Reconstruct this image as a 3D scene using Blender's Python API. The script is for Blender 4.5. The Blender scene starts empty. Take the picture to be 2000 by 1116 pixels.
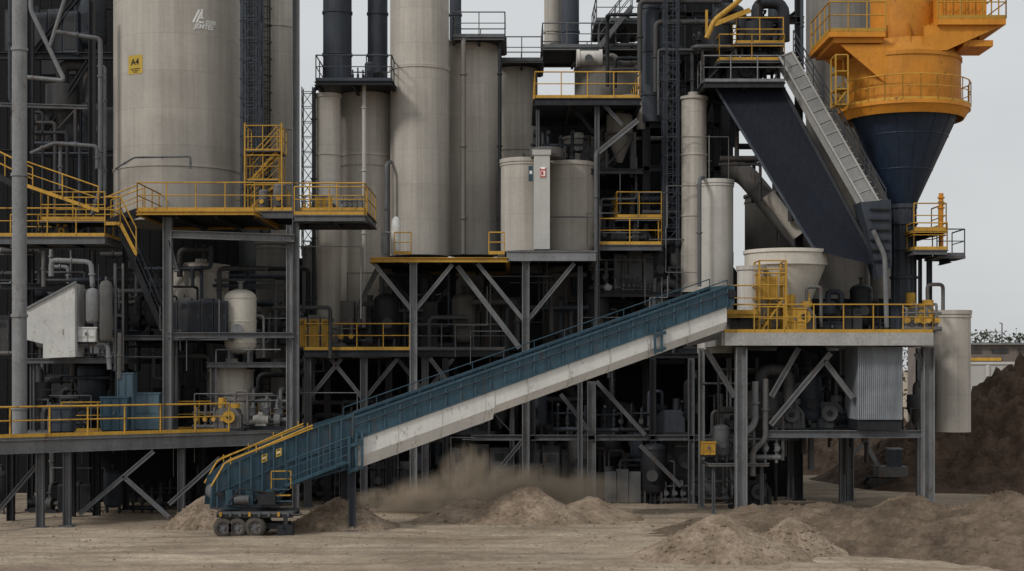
import bpy, math, random
from mathutils import Vector, Matrix, noise
random.seed(11)
R=random.random
def U(a,b): return a+(b-a)*random.random()
F=3000.;HY=720.;CH=5.8
def X(px,d): return (px-1000)*d/F
def Z(py,d): return CH+(HY-py)*d/F
def P(px,py,d): return Vector((X(px,d),d,Z(py,d)))
V=Vector
sc=bpy.context.scene
sc.view_settings.view_transform='Standard'
COL=sc.collection
# ---------------- materials ----------------
def nodes(name):
    m=bpy.data.materials.new(name);m.use_nodes=True
    nt=m.node_tree;b=nt.nodes['Principled BSDF'];return m,nt,b
def mth(nt,op,a,b=None,c=None):
    n=nt.nodes.new('ShaderNodeMath');n.operation=op
    for i,v in enumerate((a,b,c)):
        if v is None: continue
        if isinstance(v,(int,float)): n.inputs[i].default_value=v
        else: nt.links.new(v,n.inputs[i])
    return n.outputs[0]
def noi(nt,vec,scale,detail=4,rough=.6):
    n=nt.nodes.new('ShaderNodeTexNoise');n.inputs['Scale'].default_value=scale
    n.inputs['Detail'].default_value=detail;n.inputs['Roughness'].default_value=rough
    nt.links.new(vec,n.inputs['Vector']);return n.outputs['Fac']
def mapr(nt,v,a,b,c,d):
    n=nt.nodes.new('ShaderNodeMapRange')
    for i,x in enumerate((a,b,c,d)): n.inputs[i+1].default_value=x
    nt.links.new(v,n.inputs[0]);return n.outputs[0]
def mix(nt,f,a,b):
    n=nt.nodes.new('ShaderNodeMixRGB')
    for i,v in enumerate((f,a,b)):
        if isinstance(v,(int,float)): n.inputs[i].default_value=v
        elif isinstance(v,tuple): n.inputs[i].default_value=(*v,1)
        else: nt.links.new(v,n.inputs[i])
    return n.outputs[0]
def vscale(nt,col,f):
    n=nt.nodes.new('ShaderNodeVectorMath');n.operation='SCALE'
    if isinstance(col,tuple): n.inputs[0].default_value=col
    else: nt.links.new(col,n.inputs[0])
    nt.links.new(f,n.inputs['Scale']);return n.outputs[0]
def bump(nt,b,h,s,d=.02):
    n=nt.nodes.new('ShaderNodeBump');n.inputs['Strength'].default_value=s;n.inputs['Distance'].default_value=d
    nt.links.new(h,n.inputs['Height']);nt.links.new(n.outputs[0],b.inputs['Normal'])
def mapping(nt,vec,s,rz=0):
    n=nt.nodes.new('ShaderNodeMapping');n.inputs['Scale'].default_value=s;n.inputs['Rotation'].default_value=(0,0,rz)
    nt.links.new(vec,n.inputs['Vector']);return n.outputs[0]
def paint(name,col,rough=.55,var=.5,dirt=.5,rust=.0,metal=0):
    m,nt,b=nodes(name);tc=nt.nodes.new('ShaderNodeTexCoord').outputs['Object']
    n1=noi(nt,tc,.9,6);st=noi(nt,mapping(nt,tc,(5,5,.5)),1.,4);fi=noi(nt,tc,9,5,.7)
    oi=nt.nodes.new('ShaderNodeObjectInfo').outputs['Random']
    f=mth(nt,'MULTIPLY',mapr(nt,n1,.3,.7,1-var*.5,1+var*.35),mapr(nt,st,.35,.65,1-var*.45,1+var*.2))
    f=mth(nt,'MULTIPLY',f,mapr(nt,oi,0,1,.82,1.15))
    c=vscale(nt,col,f)
    dm=mapr(nt,mth(nt,'ADD',mth(nt,'MULTIPLY',fi,.5),mth(nt,'MULTIPLY',st,.5)),.5,.68,0,dirt)
    c=mix(nt,dm,c,(.07,.058,.045))
    if rust:
        rm=mapr(nt,noi(nt,mapping(nt,tc,(2.2,2.2,1.1)),1.3,8,.75),.58-.08*rust,.68,0,.85)
        c=mix(nt,rm,c,(.095,.042,.02))
    nt.links.new(c,b.inputs['Base Color']);b.inputs['Metallic'].default_value=metal
    nt.links.new(mapr(nt,fi,.3,.7,rough-.1,min(1,rough+.2)),b.inputs['Roughness'])
    b.inputs['Specular IOR Level'].default_value=.3
    bump(nt,b,fi,.25,.015);return m
def concrete(name,col,bw=2.6,rh=1.55,seam=.8,var=.32):
    m,nt,b=nodes(name);tc=nt.nodes.new('ShaderNodeTexCoord').outputs['Object']
    s=nt.nodes.new('ShaderNodeSeparateXYZ');nt.links.new(tc,s.inputs[0])
    ang=mth(nt,'MULTIPLY',mth(nt,'ARCTAN2',s.outputs[0],mth(nt,'MULTIPLY',s.outputs[1],-1.)),2.6)
    cb=nt.nodes.new('ShaderNodeCombineXYZ');nt.links.new(ang,cb.inputs[0]);nt.links.new(s.outputs[2],cb.inputs[1])
    br=nt.nodes.new('ShaderNodeTexBrick');nt.links.new(cb.outputs[0],br.inputs['Vector'])
    br.inputs['Scale'].default_value=1;br.inputs['Brick Width'].default_value=bw;br.inputs['Row Height'].default_value=rh
    br.inputs['Mortar Size'].default_value=.012;br.inputs['Mortar Smooth'].default_value=.4
    br.inputs['Color1'].default_value=(.95,.95,.95,1);br.inputs['Color2'].default_value=(1.04,1.04,1.04,1);br.inputs['Mortar'].default_value=(seam,)*3+(1,)
    st=noi(nt,mapping(nt,cb.outputs[0],(3.2,.09,1)),1.,7,.65)
    st2=noi(nt,mapping(nt,cb.outputs[0],(.8,.05,1)),1.3,4,.6)
    n1=noi(nt,tc,.45,6);fi=noi(nt,tc,6,8,.7)
    oi=nt.nodes.new('ShaderNodeObjectInfo').outputs['Random']
    f=mth(nt,'MULTIPLY',mapr(nt,st,.3,.7,1-var*.55,1+var*.3),mapr(nt,n1,.3,.7,1-var*.4,1+var*.25))
    f=mth(nt,'MULTIPLY',f,mapr(nt,st2,.35,.65,.88,1.07))
    f=mth(nt,'MULTIPLY',f,mapr(nt,fi,.3,.7,.93,1.06));f=mth(nt,'MULTIPLY',f,mapr(nt,oi,0,1,.88,1.08))
    c=vscale(nt,col,f);mm=nt.nodes.new('ShaderNodeMixRGB');mm.blend_type='MULTIPLY';mm.inputs[0].default_value=1
    nt.links.new(c,mm.inputs[1]);nt.links.new(br.outputs['Color'],mm.inputs[2])
    c=mix(nt,mapr(nt,st,.6,.78,0,.45),mm.outputs[0],(.17,.14,.11))
    nt.links.new(c,b.inputs['Base Color']);b.inputs['Roughness'].default_value=.72;b.inputs['Specular IOR Level'].default_value=.3
    bump(nt,b,mth(nt,'ADD',fi,br.outputs['Fac']),.15,.02);return m
def earth(name,c1,c2,sc1=.35,stretch=(1,1,1),bs=.6,tracks=0):
    m,nt,b=nodes(name);tc=nt.nodes.new('ShaderNodeTexCoord').outputs['Object'];mp=mapping(nt,tc,stretch)
    a=noi(nt,mp,sc1,9,.68);g=noi(nt,tc,7,10,.75);h=noi(nt,tc,1.7,8,.7)
    c=mix(nt,mapr(nt,a,.36,.64,0,1),c1,c2)
    f=mth(nt,'MULTIPLY',mapr(nt,g,.3,.7,.66,1.25),mapr(nt,h,.3,.7,.78,1.17));hh=mth(nt,'ADD',mth(nt,'MULTIPLY',g,.6),h)
    if tracks:
        t1=noi(nt,mapping(nt,tc,(.13,1.1,1),.1),.9,6,.62);t2=noi(nt,mapping(nt,tc,(.16,1.5,1),-.35),.8,5,.6);big=noi(nt,tc,.12,4,.6)
        tt=mth(nt,'MULTIPLY',mapr(nt,t1,.42,.55,.82,1.05),mapr(nt,t2,.4,.55,.88,1.04))
        f=mth(nt,'MULTIPLY',mth(nt,'MULTIPLY',f,tt),mapr(nt,big,.35,.65,.82,1.14))
    c=vscale(nt,c,f)
    nt.links.new(c,b.inputs['Base Color']);b.inputs['Roughness'].default_value=.95;b.inputs['Specular IOR Level'].default_value=.1
    bump(nt,b,hh,bs,.12);return m
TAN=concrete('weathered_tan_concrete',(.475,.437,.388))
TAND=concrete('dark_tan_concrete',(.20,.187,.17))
PALE=concrete('pale_concrete',(.54,.515,.475),seam=.88,var=.25)
GREYP=paint('grey_painted_steel',(.20,.205,.212),rust=.1)
STEEL=paint('structural_steel',(.12,.125,.135),rust=.15)
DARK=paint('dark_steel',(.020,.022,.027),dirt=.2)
BLACK=paint('black_shade_cladding',(.006,.007,.009),dirt=.08,rough=.8)  # black cladding, also stands in for deep shade behind the machinery
SLATE=paint('slate_blue_steel',(.045,.054,.070),dirt=.3)
NAVY=paint('navy_paint',(.006,.009,.018),dirt=.05,var=.3,rough=.7)
CONEN=paint('cone_navy_paint',(.020,.034,.062),dirt=.1,var=.3,rough=.45)
BLUE=paint('blue_paint',(.040,.088,.122),dirt=.4,rust=.05)
LBLUE=paint('pale_blue_paint',(.10,.16,.20),dirt=.4)
YEL=paint('yellow_paint',(.56,.315,.045),dirt=.6,rust=.12,var=.4)
ORG=paint('orange_paint',(.58,.232,.024),dirt=.3,rust=.03,var=.35)
WHT=paint('white_painted_steel',(.60,.595,.575),dirt=.3,rust=.03,var=.25)
GIRD=paint('girder_white_paint',(.66,.65,.625),dirt=.18,rust=.02,var=.22)
LGREY=paint('light_grey_paint',(.50,.49,.465),dirt=.2,var=.2)
CREAM=paint('cream_paint',(.58,.54,.47),dirt=.25,var=.25)
DUCT=paint('duct_steel',(.15,.145,.14),dirt=.4,rust=.2)
DUCT2=paint('shaded_duct_steel',(.056,.056,.058),dirt=.3,rust=.15)  # duct steel darkened to put under-deck shade into the colour
GREY2=paint('shaded_grey_paint',(.09,.093,.097),dirt=.35,rust=.1)  # shaded copy of the grey steel paint for the interiors
RUB=paint('rubber',(.035,.032,.03),dirt=.6,rough=.85)
RED=paint('red_paint',(.5,.03,.02),dirt=.1)
INK=paint('faded_black_ink',(.03,.027,.02),dirt=0)
SIGNY=paint('sign_yellow',(.58,.39,.06),dirt=.35,var=.35)
LOGO=paint('white_lettering',(.85,.84,.82),dirt=.1,var=.2)
SAND=earth('packed_sand',(.30,.235,.172),(.42,.345,.265),.25,(1,1.5,1),.5,1)
PILE=earth('loose_sand',(.215,.16,.113),(.36,.28,.21),.9,(1,1,1),1.)
BANK=earth('graded_earth',(.105,.077,.056),(.225,.172,.126),.7,(1,1,1),1.)
SOIL=earth('dark_soil',(.055,.037,.027),(.125,.086,.062),.8,(1,1,1),1.)
BROWN=earth('brown_soil',(.14,.10,.072),(.24,.175,.13),.8,(1,1,1),1.)
# ---------------- builder ----------------
class M:
    def __init__(s): s.v=[];s.f=[];s.m=[];s.s=[];s.mats=[]
    def add(s,vs,fs,m,sm=False):
        o=len(s.v);s.v+=[V(v) for v in vs]
        if m not in s.mats: s.mats.append(m)
        k=s.mats.index(m)
        for f in fs: s.f.append([i+o for i in f]);s.m.append(k);s.s.append(sm)
        return s
    def box(s,x0,x1,y0,y1,z0,z1,m):
        return s.add([(x0,y0,z0),(x1,y0,z0),(x1,y1,z0),(x0,y1,z0),(x0,y0,z1),(x1,y0,z1),(x1,y1,z1),(x0,y1,z1)],
          [(0,3,2,1),(4,5,6,7),(0,1,5,4),(1,2,6,5),(2,3,7,6),(3,0,4,7)],m)
    def prism(s,pts,z0,z1,m):
        n=len(pts);return s.add([(p[0],p[1],z0) for p in pts]+[(p[0],p[1],z1) for p in pts],
          [list(range(n))[::-1],list(range(n,2*n))]+[(i,(i+1)%n,n+(i+1)%n,n+i) for i in range(n)],m)
    def slab(s,pts,off,m):
        n=len(pts);pts=[V(p) for p in pts];off=V(off)
        return s.add(pts+[p+off for p in pts],[list(range(n)),list(range(n,2*n))[::-1]]+[(i,n+i,n+(i+1)%n,(i+1)%n) for i in range(n)],m)
    def fr(s,p,q):
        d=(V(q)-V(p));d.normalize()
        if abs(d.z)>.97: return d,V((0,1,0)),V((1,0,0))
        a=d.cross(V((0,0,1)));a.normalize();b=a.cross(d);b.normalize();return d,a,b
    def beam(s,p,q,w,h,m,oa=0,ob=0):
        p=V(p);q=V(q);d,a,b=s.fr(p,q);c=a*oa+b*ob
        vs=[e+c+a*w*.5*i+b*h*.5*j for e in (p,q) for i,j in ((-1,-1),(1,-1),(1,1),(-1,1))]
        return s.add(vs,[(0,1,2,3),(7,6,5,4),(0,4,5,1),(1,5,6,2),(2,6,7,3),(3,7,4,0)],m)
    def ib(s,p,q,w,h,m,t=.035):
        s.beam(p,q,w,t,m,0,(h-t)/2);s.beam(p,q,w,t,m,0,-(h-t)/2);return s.beam(p,q,t*.8,h-2*t,m)
    def tube(s,p,q,r,m,n=8,r2=None):
        p=V(p);q=V(q);d,a,b=s.fr(p,q);r2=r if r2 is None else r2
        cs=[(math.cos(2*math.pi*i/n),math.sin(2*math.pi*i/n)) for i in range(n)]
        vs=[p+(a*c+b*e)*r for c,e in cs]+[q+(a*c+b*e)*r2 for c,e in cs]
        s.add(vs,[(i,(i+1)%n,n+(i+1)%n,n+i) for i in range(n)],m,True)
        s.add(vs,[list(range(n))[::-1],list(range(n,2*n))],m);return s
    def path(s,pts,r,m,fil=None,n=10):
        pts=[V(p) for p in pts];fil=r*2.2 if fil is None else fil;o=[pts[0]]
        for i in range(1,len(pts)-1):
            a=pts[i-1]-pts[i];b=pts[i+1]-pts[i];l=min(fil,a.length*.45,b.length*.45);a.normalize();b.normalize()
            A=pts[i]+a*l;B=pts[i]+b*l
            for t in (0,.25,.5,.75,1): o.append(A*(1-t)**2+pts[i]*2*t*(1-t)+B*t*t)
        o.append(pts[-1]);d0=(o[1]-o[0]).normalized();a=d0.orthogonal().normalized();vs=[]
        for i,p in enumerate(o):
            d=((o[min(i+1,len(o)-1)]-o[max(i-1,0)])).normalized();a=(a-d*a.dot(d)).normalized();b=d.cross(a)
            vs+=[p+(a*math.cos(2*math.pi*k/n)+b*math.sin(2*math.pi*k/n))*r for k in range(n)]
        fs=[(j*n+k,j*n+(k+1)%n,(j+1)*n+(k+1)%n,(j+1)*n+k) for j in range(len(o)-1) for k in range(n)]
        s.add(vs,fs,m,True)
        return s.add(vs[:n]+vs[-n:],[list(range(n))[::-1],list(range(n,2*n))],m)
    def lathe(s,prof,c,m,n=40,join=False):
        c=V(c);cs=[(math.cos(2*math.pi*i/n),math.sin(2*math.pi*i/n)) for i in range(n)]
        ring=lambda r,z:[c+V((r*a,r*b,z)) for a,b in cs]
        if join:
            vs=[];[vs.extend(ring(r,z)) for r,z in prof]
            return s.add(vs,[(j*n+i,j*n+(i+1)%n,(j+1)*n+(i+1)%n,(j+1)*n+i) for j in range(len(prof)-1) for i in range(n)],m,True)
        for (r0,z0),(r1,z1) in zip(prof,prof[1:]):
            s.add(ring(r0,z0)+ring(r1,z1),[(i,(i+1)%n,n+(i+1)%n,n+i) for i in range(n)],m,True)
        return s
    def rail(s,pts,m,h=1.1,r=.026,sp=1.2,kick=.13,mids=(.55,)):
        pts=[V(p) for p in pts]
        for p,q in zip(pts,pts[1:]):
            up=V((0,0,1));L=(q-p).length;k=max(1,round(L/sp))
            s.tube(p+up*h,q+up*h,r*1.15,m,6)
            for f in mids: s.tube(p+up*h*f,q+up*h*f,r*.85,m,6)
            if kick: s.beam(p+up*kick*.5,q+up*kick*.5,.015,kick,m)
            for i in range(k+1):
                e=p.lerp(q,i/k);s.tube(e,e+up*(h-.003),r,m,6)
        return s
    def ladder(s,x,y,z0,z1,m,w=.45,cage=True):
        for e in (-1,1): s.beam((x+e*w/2,y,z0),(x+e*w/2,y,z1),.05,.05,m)
        z=z0+.3
        while z<z1: s.tube((x-w/2,y,z),(x+w/2,y,z),.015,m,5);z+=.3
        if cage:
            z=z0+2.2
            while z<z1:
                pp=[V((x+.4*math.sin(a),y-.05-.42*(1+math.cos(a))*.8,z)) for a in [math.pi*(-.95+1.9*i/8) for i in range(9)]]
                for a,b in zip(pp,pp[1:]): s.tube(a,b,.018,m,4)
                z+=.8
            for a in (-.6,0,.6):
                s.tube((x+.4*math.sin(a),y-.05-.42*(1+math.cos(a))*.8,z0+2.2),(x+.4*math.sin(a),y-.05-.42*(1+math.cos(a))*.8,z1),.015,m,4)
        return s
    def stair(s,p,q,w,m,mr=None,side=V((0,1,0)),sh=.22):
        p=V(p);q=V(q);k=max(3,int(abs(q.z-p.z)/.2))
        for e in (0,1): s.beam(p+side*w*e,q+side*w*e,.05,sh,m)
        for i in range(k):
            c=p.lerp(q,(i+.5)/k);a=side*w;f=V((.12,0,0)) if abs(side.y)>.5 else V((0,.12,0))
            s.slab([c-f,c+f,c+f+a,c-f+a],(0,0,.03),m)
        if mr:
            for e in (0,1): s.rail([p+side*w*e,q+side*w*e],mr,1.,.024,1.3,0)
        return s
    def lattice(s,x,y,w,z0,z1,m,step=1.,r=.04):
        cs=[(x-w/2,y),(x+w/2,y),(x+w/2,y+w),(x-w/2,y+w)]
        for c in cs: s.beam((*c,z0),(*c,z1),r*2,r*2,m)
        z=z0;fl=0
        while z+step<=z1+.01:
            for i in range(4):
                a=cs[i];b=cs[(i+1)%4]
                if fl: a,b=b,a
                s.tube((*a,z),(*b,z+step),r*.7,m,4);s.tube((*a,z+step),(*b,z+step),r*.7,m,4)
            z+=step;fl=1-fl
        return s
def emit(b,name,origin,parent=None,**props):
    origin=V(origin);me=bpy.data.meshes.new(name)
    me.from_pydata([tuple(v-origin) for v in b.v],[],b.f)
    for m in b.mats: me.materials.append(m)
    me.polygons.foreach_set('material_index',b.m);me.polygons.foreach_set('use_smooth',b.s);me.update()
    o=bpy.data.objects.new(name,me);COL.objects.link(o)
    if parent: o.parent=parent
    else: o.location=origin
    for k,v in props.items():
        if v: o[k]=v
    return o
class T:
    def __init__(s,name,origin,label,category,group=None):
        s.o=V(origin);e=bpy.data.objects.new(name,None);e.location=s.o;e.empty_display_size=.3;COL.objects.link(e);s.e=e
        e['label']=label;e['category']=category
        if group:e['group']=group
    def part(s,name,b,label=None,parent=None): return emit(b,name,s.o,parent or s.e,label=label)
def solo(b,name,origin,label,category,group=None,kind=None):
    return emit(b,name,origin,None,label=label,category=category,group=group,kind=kind)
def dup(root,loc,rz=0,s=1.):
    def cp(o,par):
        n=o.copy();COL.objects.link(n)
        if par: n.parent=par
        for c in list(o.children): cp(c,n)
        return n
    n=cp(root,None);n.location=loc;n.rotation_euler=(0,0,rz);n.scale=(s,s,s);return n
def angof(px,cx,Yc,r):
    a,b=-1.35,1.35
    for _ in range(40):
        t=(a+b)/2;p=1000+(cx+r*math.sin(t))*F/(Yc-r*math.cos(t))
        if p<px:a=t
        else:b=t
    return t
def wraptext(body,size,th,z,r,mat,T_,name,shear=0,off=.006):
    cu=bpy.data.curves.new('t','FONT');cu.body=body;cu.size=size;cu.align_x='CENTER';cu.align_y='CENTER';cu.shear=shear;cu.extrude=.004;cu.offset=off
    ob=bpy.data.objects.new('t',cu);COL.objects.link(ob);dg=bpy.context.evaluated_depsgraph_get()
    me=bpy.data.meshes.new_from_object(ob.evaluated_get(dg));bpy.data.objects.remove(ob)
    for v in me.vertices:
        a=th+v.co.x/r;rr=r+.012+v.co.z;v.co=(rr*math.sin(a),-rr*math.cos(a),z+v.co.y)
    me.materials.clear();me.materials.append(mat)
    o=bpy.data.objects.new(name,me);COL.objects.link(o);o.parent=T_;return o
def wrapquad(b,th,x0,x1,z0,z1,r,m,cx,cy,sh=0,out=.01):
    vs=[]
    for z,dx in ((z0,0),(z1,sh)):
        for i in range(5):
            a=th+(x0+(x1-x0)*i/4+dx)/r;vs.append((cx+(r+out)*math.sin(a),cy-(r+out)*math.cos(a),z))
    b.add(vs,[(i,i+1,i+6,i+5) for i in range(4)],m)
# ---------------- ground ----------------
def gh(x,y):
    h=.06*noise.noise(V((x*.25,y*.35,0)))+.035*noise.noise(V((x*.9,y*1.6,3)))+.02*noise.noise(V((x*2.5,y*3.5,5)))
    q=y+.12*x+1.2*noise.noise(V((x*.08,y*.1,7)));mk=max(0,noise.noise(V((x*.07,y*.25,9)))+.15)
    return h+.07*mk*math.sin(q*7)
xs=[-4000,-1200,-400,-150,-80,-45]+[-30+.25*i for i in range(241)]+[45,80,150,400,1200,4000]
ys=[-300,-50,10,30]+[40+.16*i for i in range(157)]+[68,75,90,130,300,1200,5000]
g=M();vs=[]
for y in ys:
    for x in xs: vs.append((x,y,gh(x,y) if 40<=y<=65 and abs(x)<=30 else 0))
w=len(xs);g.add(vs,[(j*w+i,j*w+i+1,(j+1)*w+i+1,(j+1)*w+i) for j in range(len(ys)-1) for i in range(w-1)],SAND,True)
emit(g,'ground',(0,0,0),None,kind='structure',label='packed sandy yard ground with tyre tracks',category='ground')
def clod(b,x,y,z,r,m):
    b.add([(x+U(-r,r),y+U(-r,r),z-r*.3),(x+r,y,z),(x-r,y+U(-r,r),z),(x,y+r,z),(x,y-r,z),(x+U(-r,r)*.5,y,z+r*U(.5,.9))],[(1,3,5),(3,2,5),(2,4,5),(4,1,5)],m)
b=M()
for i in range(4500):
    y=44+R()*20;x=U(-.34,.34)*y
    if noise.noise(V((x*.35,y*.5,11)))<-.05 and R()<.8: continue
    clod(b,x,y,gh(x,y) if abs(x)<30 else 0,U(.012,.045) if R()<.93 else U(.05,.1),PILE)
solo(b,'gravel',(0,50,0),'loose stones and clods scattered over the yard','gravel',None,'stuff')
def pile(cx,cy,rx,ry,h,m,label,seed=0,name='sand_pile',cat='pile',group='heaps of loose sand on the yard',N=80,rough=.09,peaks=None,nc=260):
    b=M();vs=[]
    for j in range(N+1):
        for i in range(N+1):
            u=-1+2*i/N;v=-1+2*j/N;x=u*rx;y=v*ry;z=0
            for (pu,pv,ph,pr) in (peaks or [(0,0,1,1)]):
                d=math.hypot(u-pu,v-pv)/pr
                d*=1+.2*noise.noise(V((u*1.7+seed,v*1.7,seed)))
                q=max(0,1-d);zz=ph*h*(q**1.12 if d>.1 else (.9**1.12+(.1-d)*.5));z=max(z,zz)
            nz=noise.fractal(V((x*1.3+seed*3,y*1.3,seed)),.7,2.1,7)
            z+=rough*nz*min(1,z*3/h)*h*.7
            e=max(abs(u),abs(v));z=z*min(1,(1-e)*8)-.04
            vs.append((cx+x,cy+y,z))
    b.add(vs,[(j*(N+1)+i,j*(N+1)+i+1,(j+1)*(N+1)+i+1,(j+1)*(N+1)+i) for j in range(N) for i in range(N)],m,True)
    for k in range(nc):
        a=U(0,6.28);q=U(.1,1.1)**.5;x=cx+rx*q*.9*math.cos(a);y=cy+ry*q*.9*math.sin(a)
        i=min(N,max(0,round((x-cx+rx)/(2*rx)*N)));j=min(N,max(0,round((y-cy+ry)/(2*ry)*N)));z=max(vs[j*(N+1)+i][2],0)
        clod(b,x,y,z,U(.02,.08),m)
    return solo(b,name,(cx,cy,0),label,cat,group)
def pp(px,py):
    d=CH*F/(py-HY);return X(px,d),d
x,y=pp(392,1035);pile(x,y+.9,1.8,1.5,1.3,PILE,'low heap of brown sand beside the conveyor tail',1)
x,y=pp(662,1035);pile(x,y+.7,2.3,1.7,1.25,PILE,'low heap of brown sand behind the wheeled bogie',2)
x,y=pp(1030,1020);pile(x,y+.8,4.8,2.8,1.55,PILE,'wide dusty sand heap with several humps',3,peaks=[(0,-.1,1,.6),(-.45,.1,.6,.5),(.5,.05,.62,.5),(.15,-.35,.7,.4)])
pile(X(1405,47.4),47.4,2.9,2.4,1.45,PILE,'conical heap of loose sand on the yard',4,rough=.06)
pile(X(1545,48.8),48.8,1.9,1.6,1.2,PILE,'smaller heap of loose sand on the yard',5,rough=.06)
R0=V((7.5,56.2));R1=V((20,45.8));D=(R1-R0).normalized();Nn=V((D.y,-D.x))
if Nn.y>0: Nn=-Nn
b=M();vs=[];NX=200;NY=170
for j in range(NY+1):
    for i in range(NX+1):
        x=4+20*i/NX;y=40.5+18*j/NY;q=V((x,y))-R0;s=q.dot(D);d=q.dot(Nn)+.5*noise.noise(V((s*.35,0,3)))
        H=(.75+.085*max(0,s))*min(1,max(0,(s+1.5)/2.5))*(1+.25*noise.noise(V((s*.6,1,2))))
        f=max(0,1-abs(d)/(4.6 if d>0 else 2.4));z=H*f**.85
        if d>0:
            fu=(d*1.5+.6*noise.noise(V((s*.25,d*.5,6))))%1;z+=.26*(abs(fu-.5)*2-.5)*min(1,z*3)*(.55+.9*max(0,noise.noise(V((s*.3,d*.6,8)))+.4))
        z+=.11*noise.fractal(V((x*1.6,y*1.6,4)),.7,2.1,6)*min(1,z*4)
        e=min(i,NX-i)/NX*12;e2=min(j,NY-j)/NY*12;vs.append((x,y,z*min(1,e,e2)-.05))
b.add(vs,[(j*(NX+1)+i,j*(NX+1)+i+1,(j+1)*(NX+1)+i+1,(j+1)*(NX+1)+i) for j in range(NY) for i in range(NX)],BANK,True)
for k in range(700):
    i=random.randrange(5,NX-5);j=random.randrange(5,NY-5);v=vs[j*(NX+1)+i]
    if v[2]>.05: clod(b,v[0],v[1],v[2],U(.02,.09),BANK)
solo(b,'soil_bank',(14,50,0),'long bank of graded earth with bulldozer ruts','soil bank')
pile(29.6,79,14.5,11,8.4,SOIL,'huge dark brown earth stockpile beside the plant',7,'soil_stockpile','soil stockpile',None,150,.14,[(0,0,1,.95),(-.35,-.35,.3,.45)],900)
pile(X(1590,88),88,5.,4.5,4.6,BROWN,'brown earth heap behind the platform legs',8,'soil_pile');pile(X(1720,86),86,4.6,4,4.4,BROWN,'brown earth heap behind the platform legs',9,'soil_pile')
# ---------------- common assemblies ----------------
def silo(px0,px1,pyt,pyb,Yc,label,m=TAN,roof='cone',rings=(),name='silo',cat='silo',toprail=None,group='tall storage silos',lad=None):
    r=(px1-px0)/2*Yc/F*.998;cx=X((px0+px1)/2,Yc);zt=Z(pyt,Yc-r);zb=max(0,Z(pyb,Yc-r));o=V((cx,Yc,zb));t=T(name,o,label,cat,group)
    t.part('shell',M().lathe([(0,0),(r,0),(r,zt-zb)],o,m,56))
    rf=M();H=zt-zb
    if roof=='cone': rf.lathe([(r,H-.12),(r+.07,H-.12),(r+.07,H),(r*.98,H+.02),(.25,H+.02+r*.1),(.25,H+.15+r*.1),(0,H+.15+r*.1)],o,m,48)
    else: rf.lathe([(r,H-.14),(r+.05,H-.14),(r+.05,H+.03),(0,H+.05)],o,m,48)
    t.part('roof',rf)
    for py in rings:
        z=Z(py,Yc-r)-zb;t.part('stiffening_ring',M().lathe([(r,z-.05),(r+.035,z-.04),(r+.035,z+.04),(r,z+.05)],o,m,56))
    if lad is not None:
        t.part('ladder',M().ladder(cx+r*math.sin(lad),Yc-r*math.cos(lad)-.15,zb,zt+1,DARK,cage=True))
    t.r=r;t.H=H;return t
def platform(px0,px1,Ya,Yb,py,label,edge=.3,em=STEEL,rm=YEL,rails='flr',legs=(),lm=STEEL,brace=0,name='steel_platform',dm=DARK,zleg=0,lw=.3,backlegs=True,cat='platform',solid=False):
    x0=X(px0,Ya);x1=X(px1,Ya);z=Z(py,Ya);o=V(((x0+x1)/2,Ya,zleg));t=T(name,o,label,cat,'steel service platforms')
    b=M().box(x0+.02,x1-.02,Ya+.02,Yb,z-.07,z,dm)
    n=max(2,int((x1-x0)/1.3))
    for i in range(1,n): 
        xx=x0+(x1-x0)*i/n;b.ib((xx,Ya+.1,z-.18),(xx,Yb-.1,z-.18),.12,.2,dm)
    t.part('deck',b)
    e=M()
    for p,q in (((x0,Ya),(x1,Ya)),((x0,Yb),(x1,Yb)),((x0,Ya+.1),(x0,Yb-.1)),((x1,Ya+.1),(x1,Yb-.1))):
        if solid: e.beam((*p,z-edge/2-.004),(*q,z-edge/2-.004),.18,edge,em)
        else: e.ib((*p,z-edge/2-.004),(*q,z-edge/2-.004),.16,edge,em)
    t.part('edge_beam',e)
    for ch,p,q in (('f',(x0,Ya,z),(x1,Ya,z)),('l',(x0,Ya,z),(x0,Yb,z)),('r',(x1,Ya,z),(x1,Yb,z)),('b',(x0,Yb,z),(x1,Yb,z))):
        if ch in rails: t.part('railing',M().rail([p,q],rm))
    for lx in legs:
        xx=X(lx,Ya)
        for yy in ((Ya+.25,Yb-.3) if backlegs else (Ya+.25,)):
            l=M().ib((xx,yy,zleg),(xx,yy,z-edge),lw,lw,lm,.04)
            l.box(xx-lw*.8,xx+lw*.8,yy-lw*.8,yy+lw*.8,zleg,zleg+.05,lm)
            l.box(xx-lw*.7,xx+lw*.7,yy-lw*.6,yy+lw*.6,z-edge-.04,z-edge-.003,lm)
            if brace:
                for sgn in (-1,1):
                    l.ib((xx+sgn*.1,yy,z-edge-brace*1.2),(xx+sgn*brace,yy,z-edge-.08),.13,.16,lm)
            t.part('leg',l)
    t.z=z;t.x0=x0;t.x1=x1;return t
def pipe(pts,r,m,label='steel process pipe running between machines',name='process_pipe',fl=True,cat='pipe'):
    b=M().path(pts,r,m);pts=[V(p) for p in pts]
    if fl:
        for p,q in zip(pts,pts[1:]):
            d=q-p;L=d.length
            if L>r*8:
                d.normalize();k=max(1,int(L/2.5))
                for i in range(k):
                    c=p+d*(L*(i+.5)/k);b.tube(c-d*.03,c+d*.03,r*1.45,m,12)
    return solo(b,name,pts[0],label,cat,'pipes running through the plant')
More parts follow.
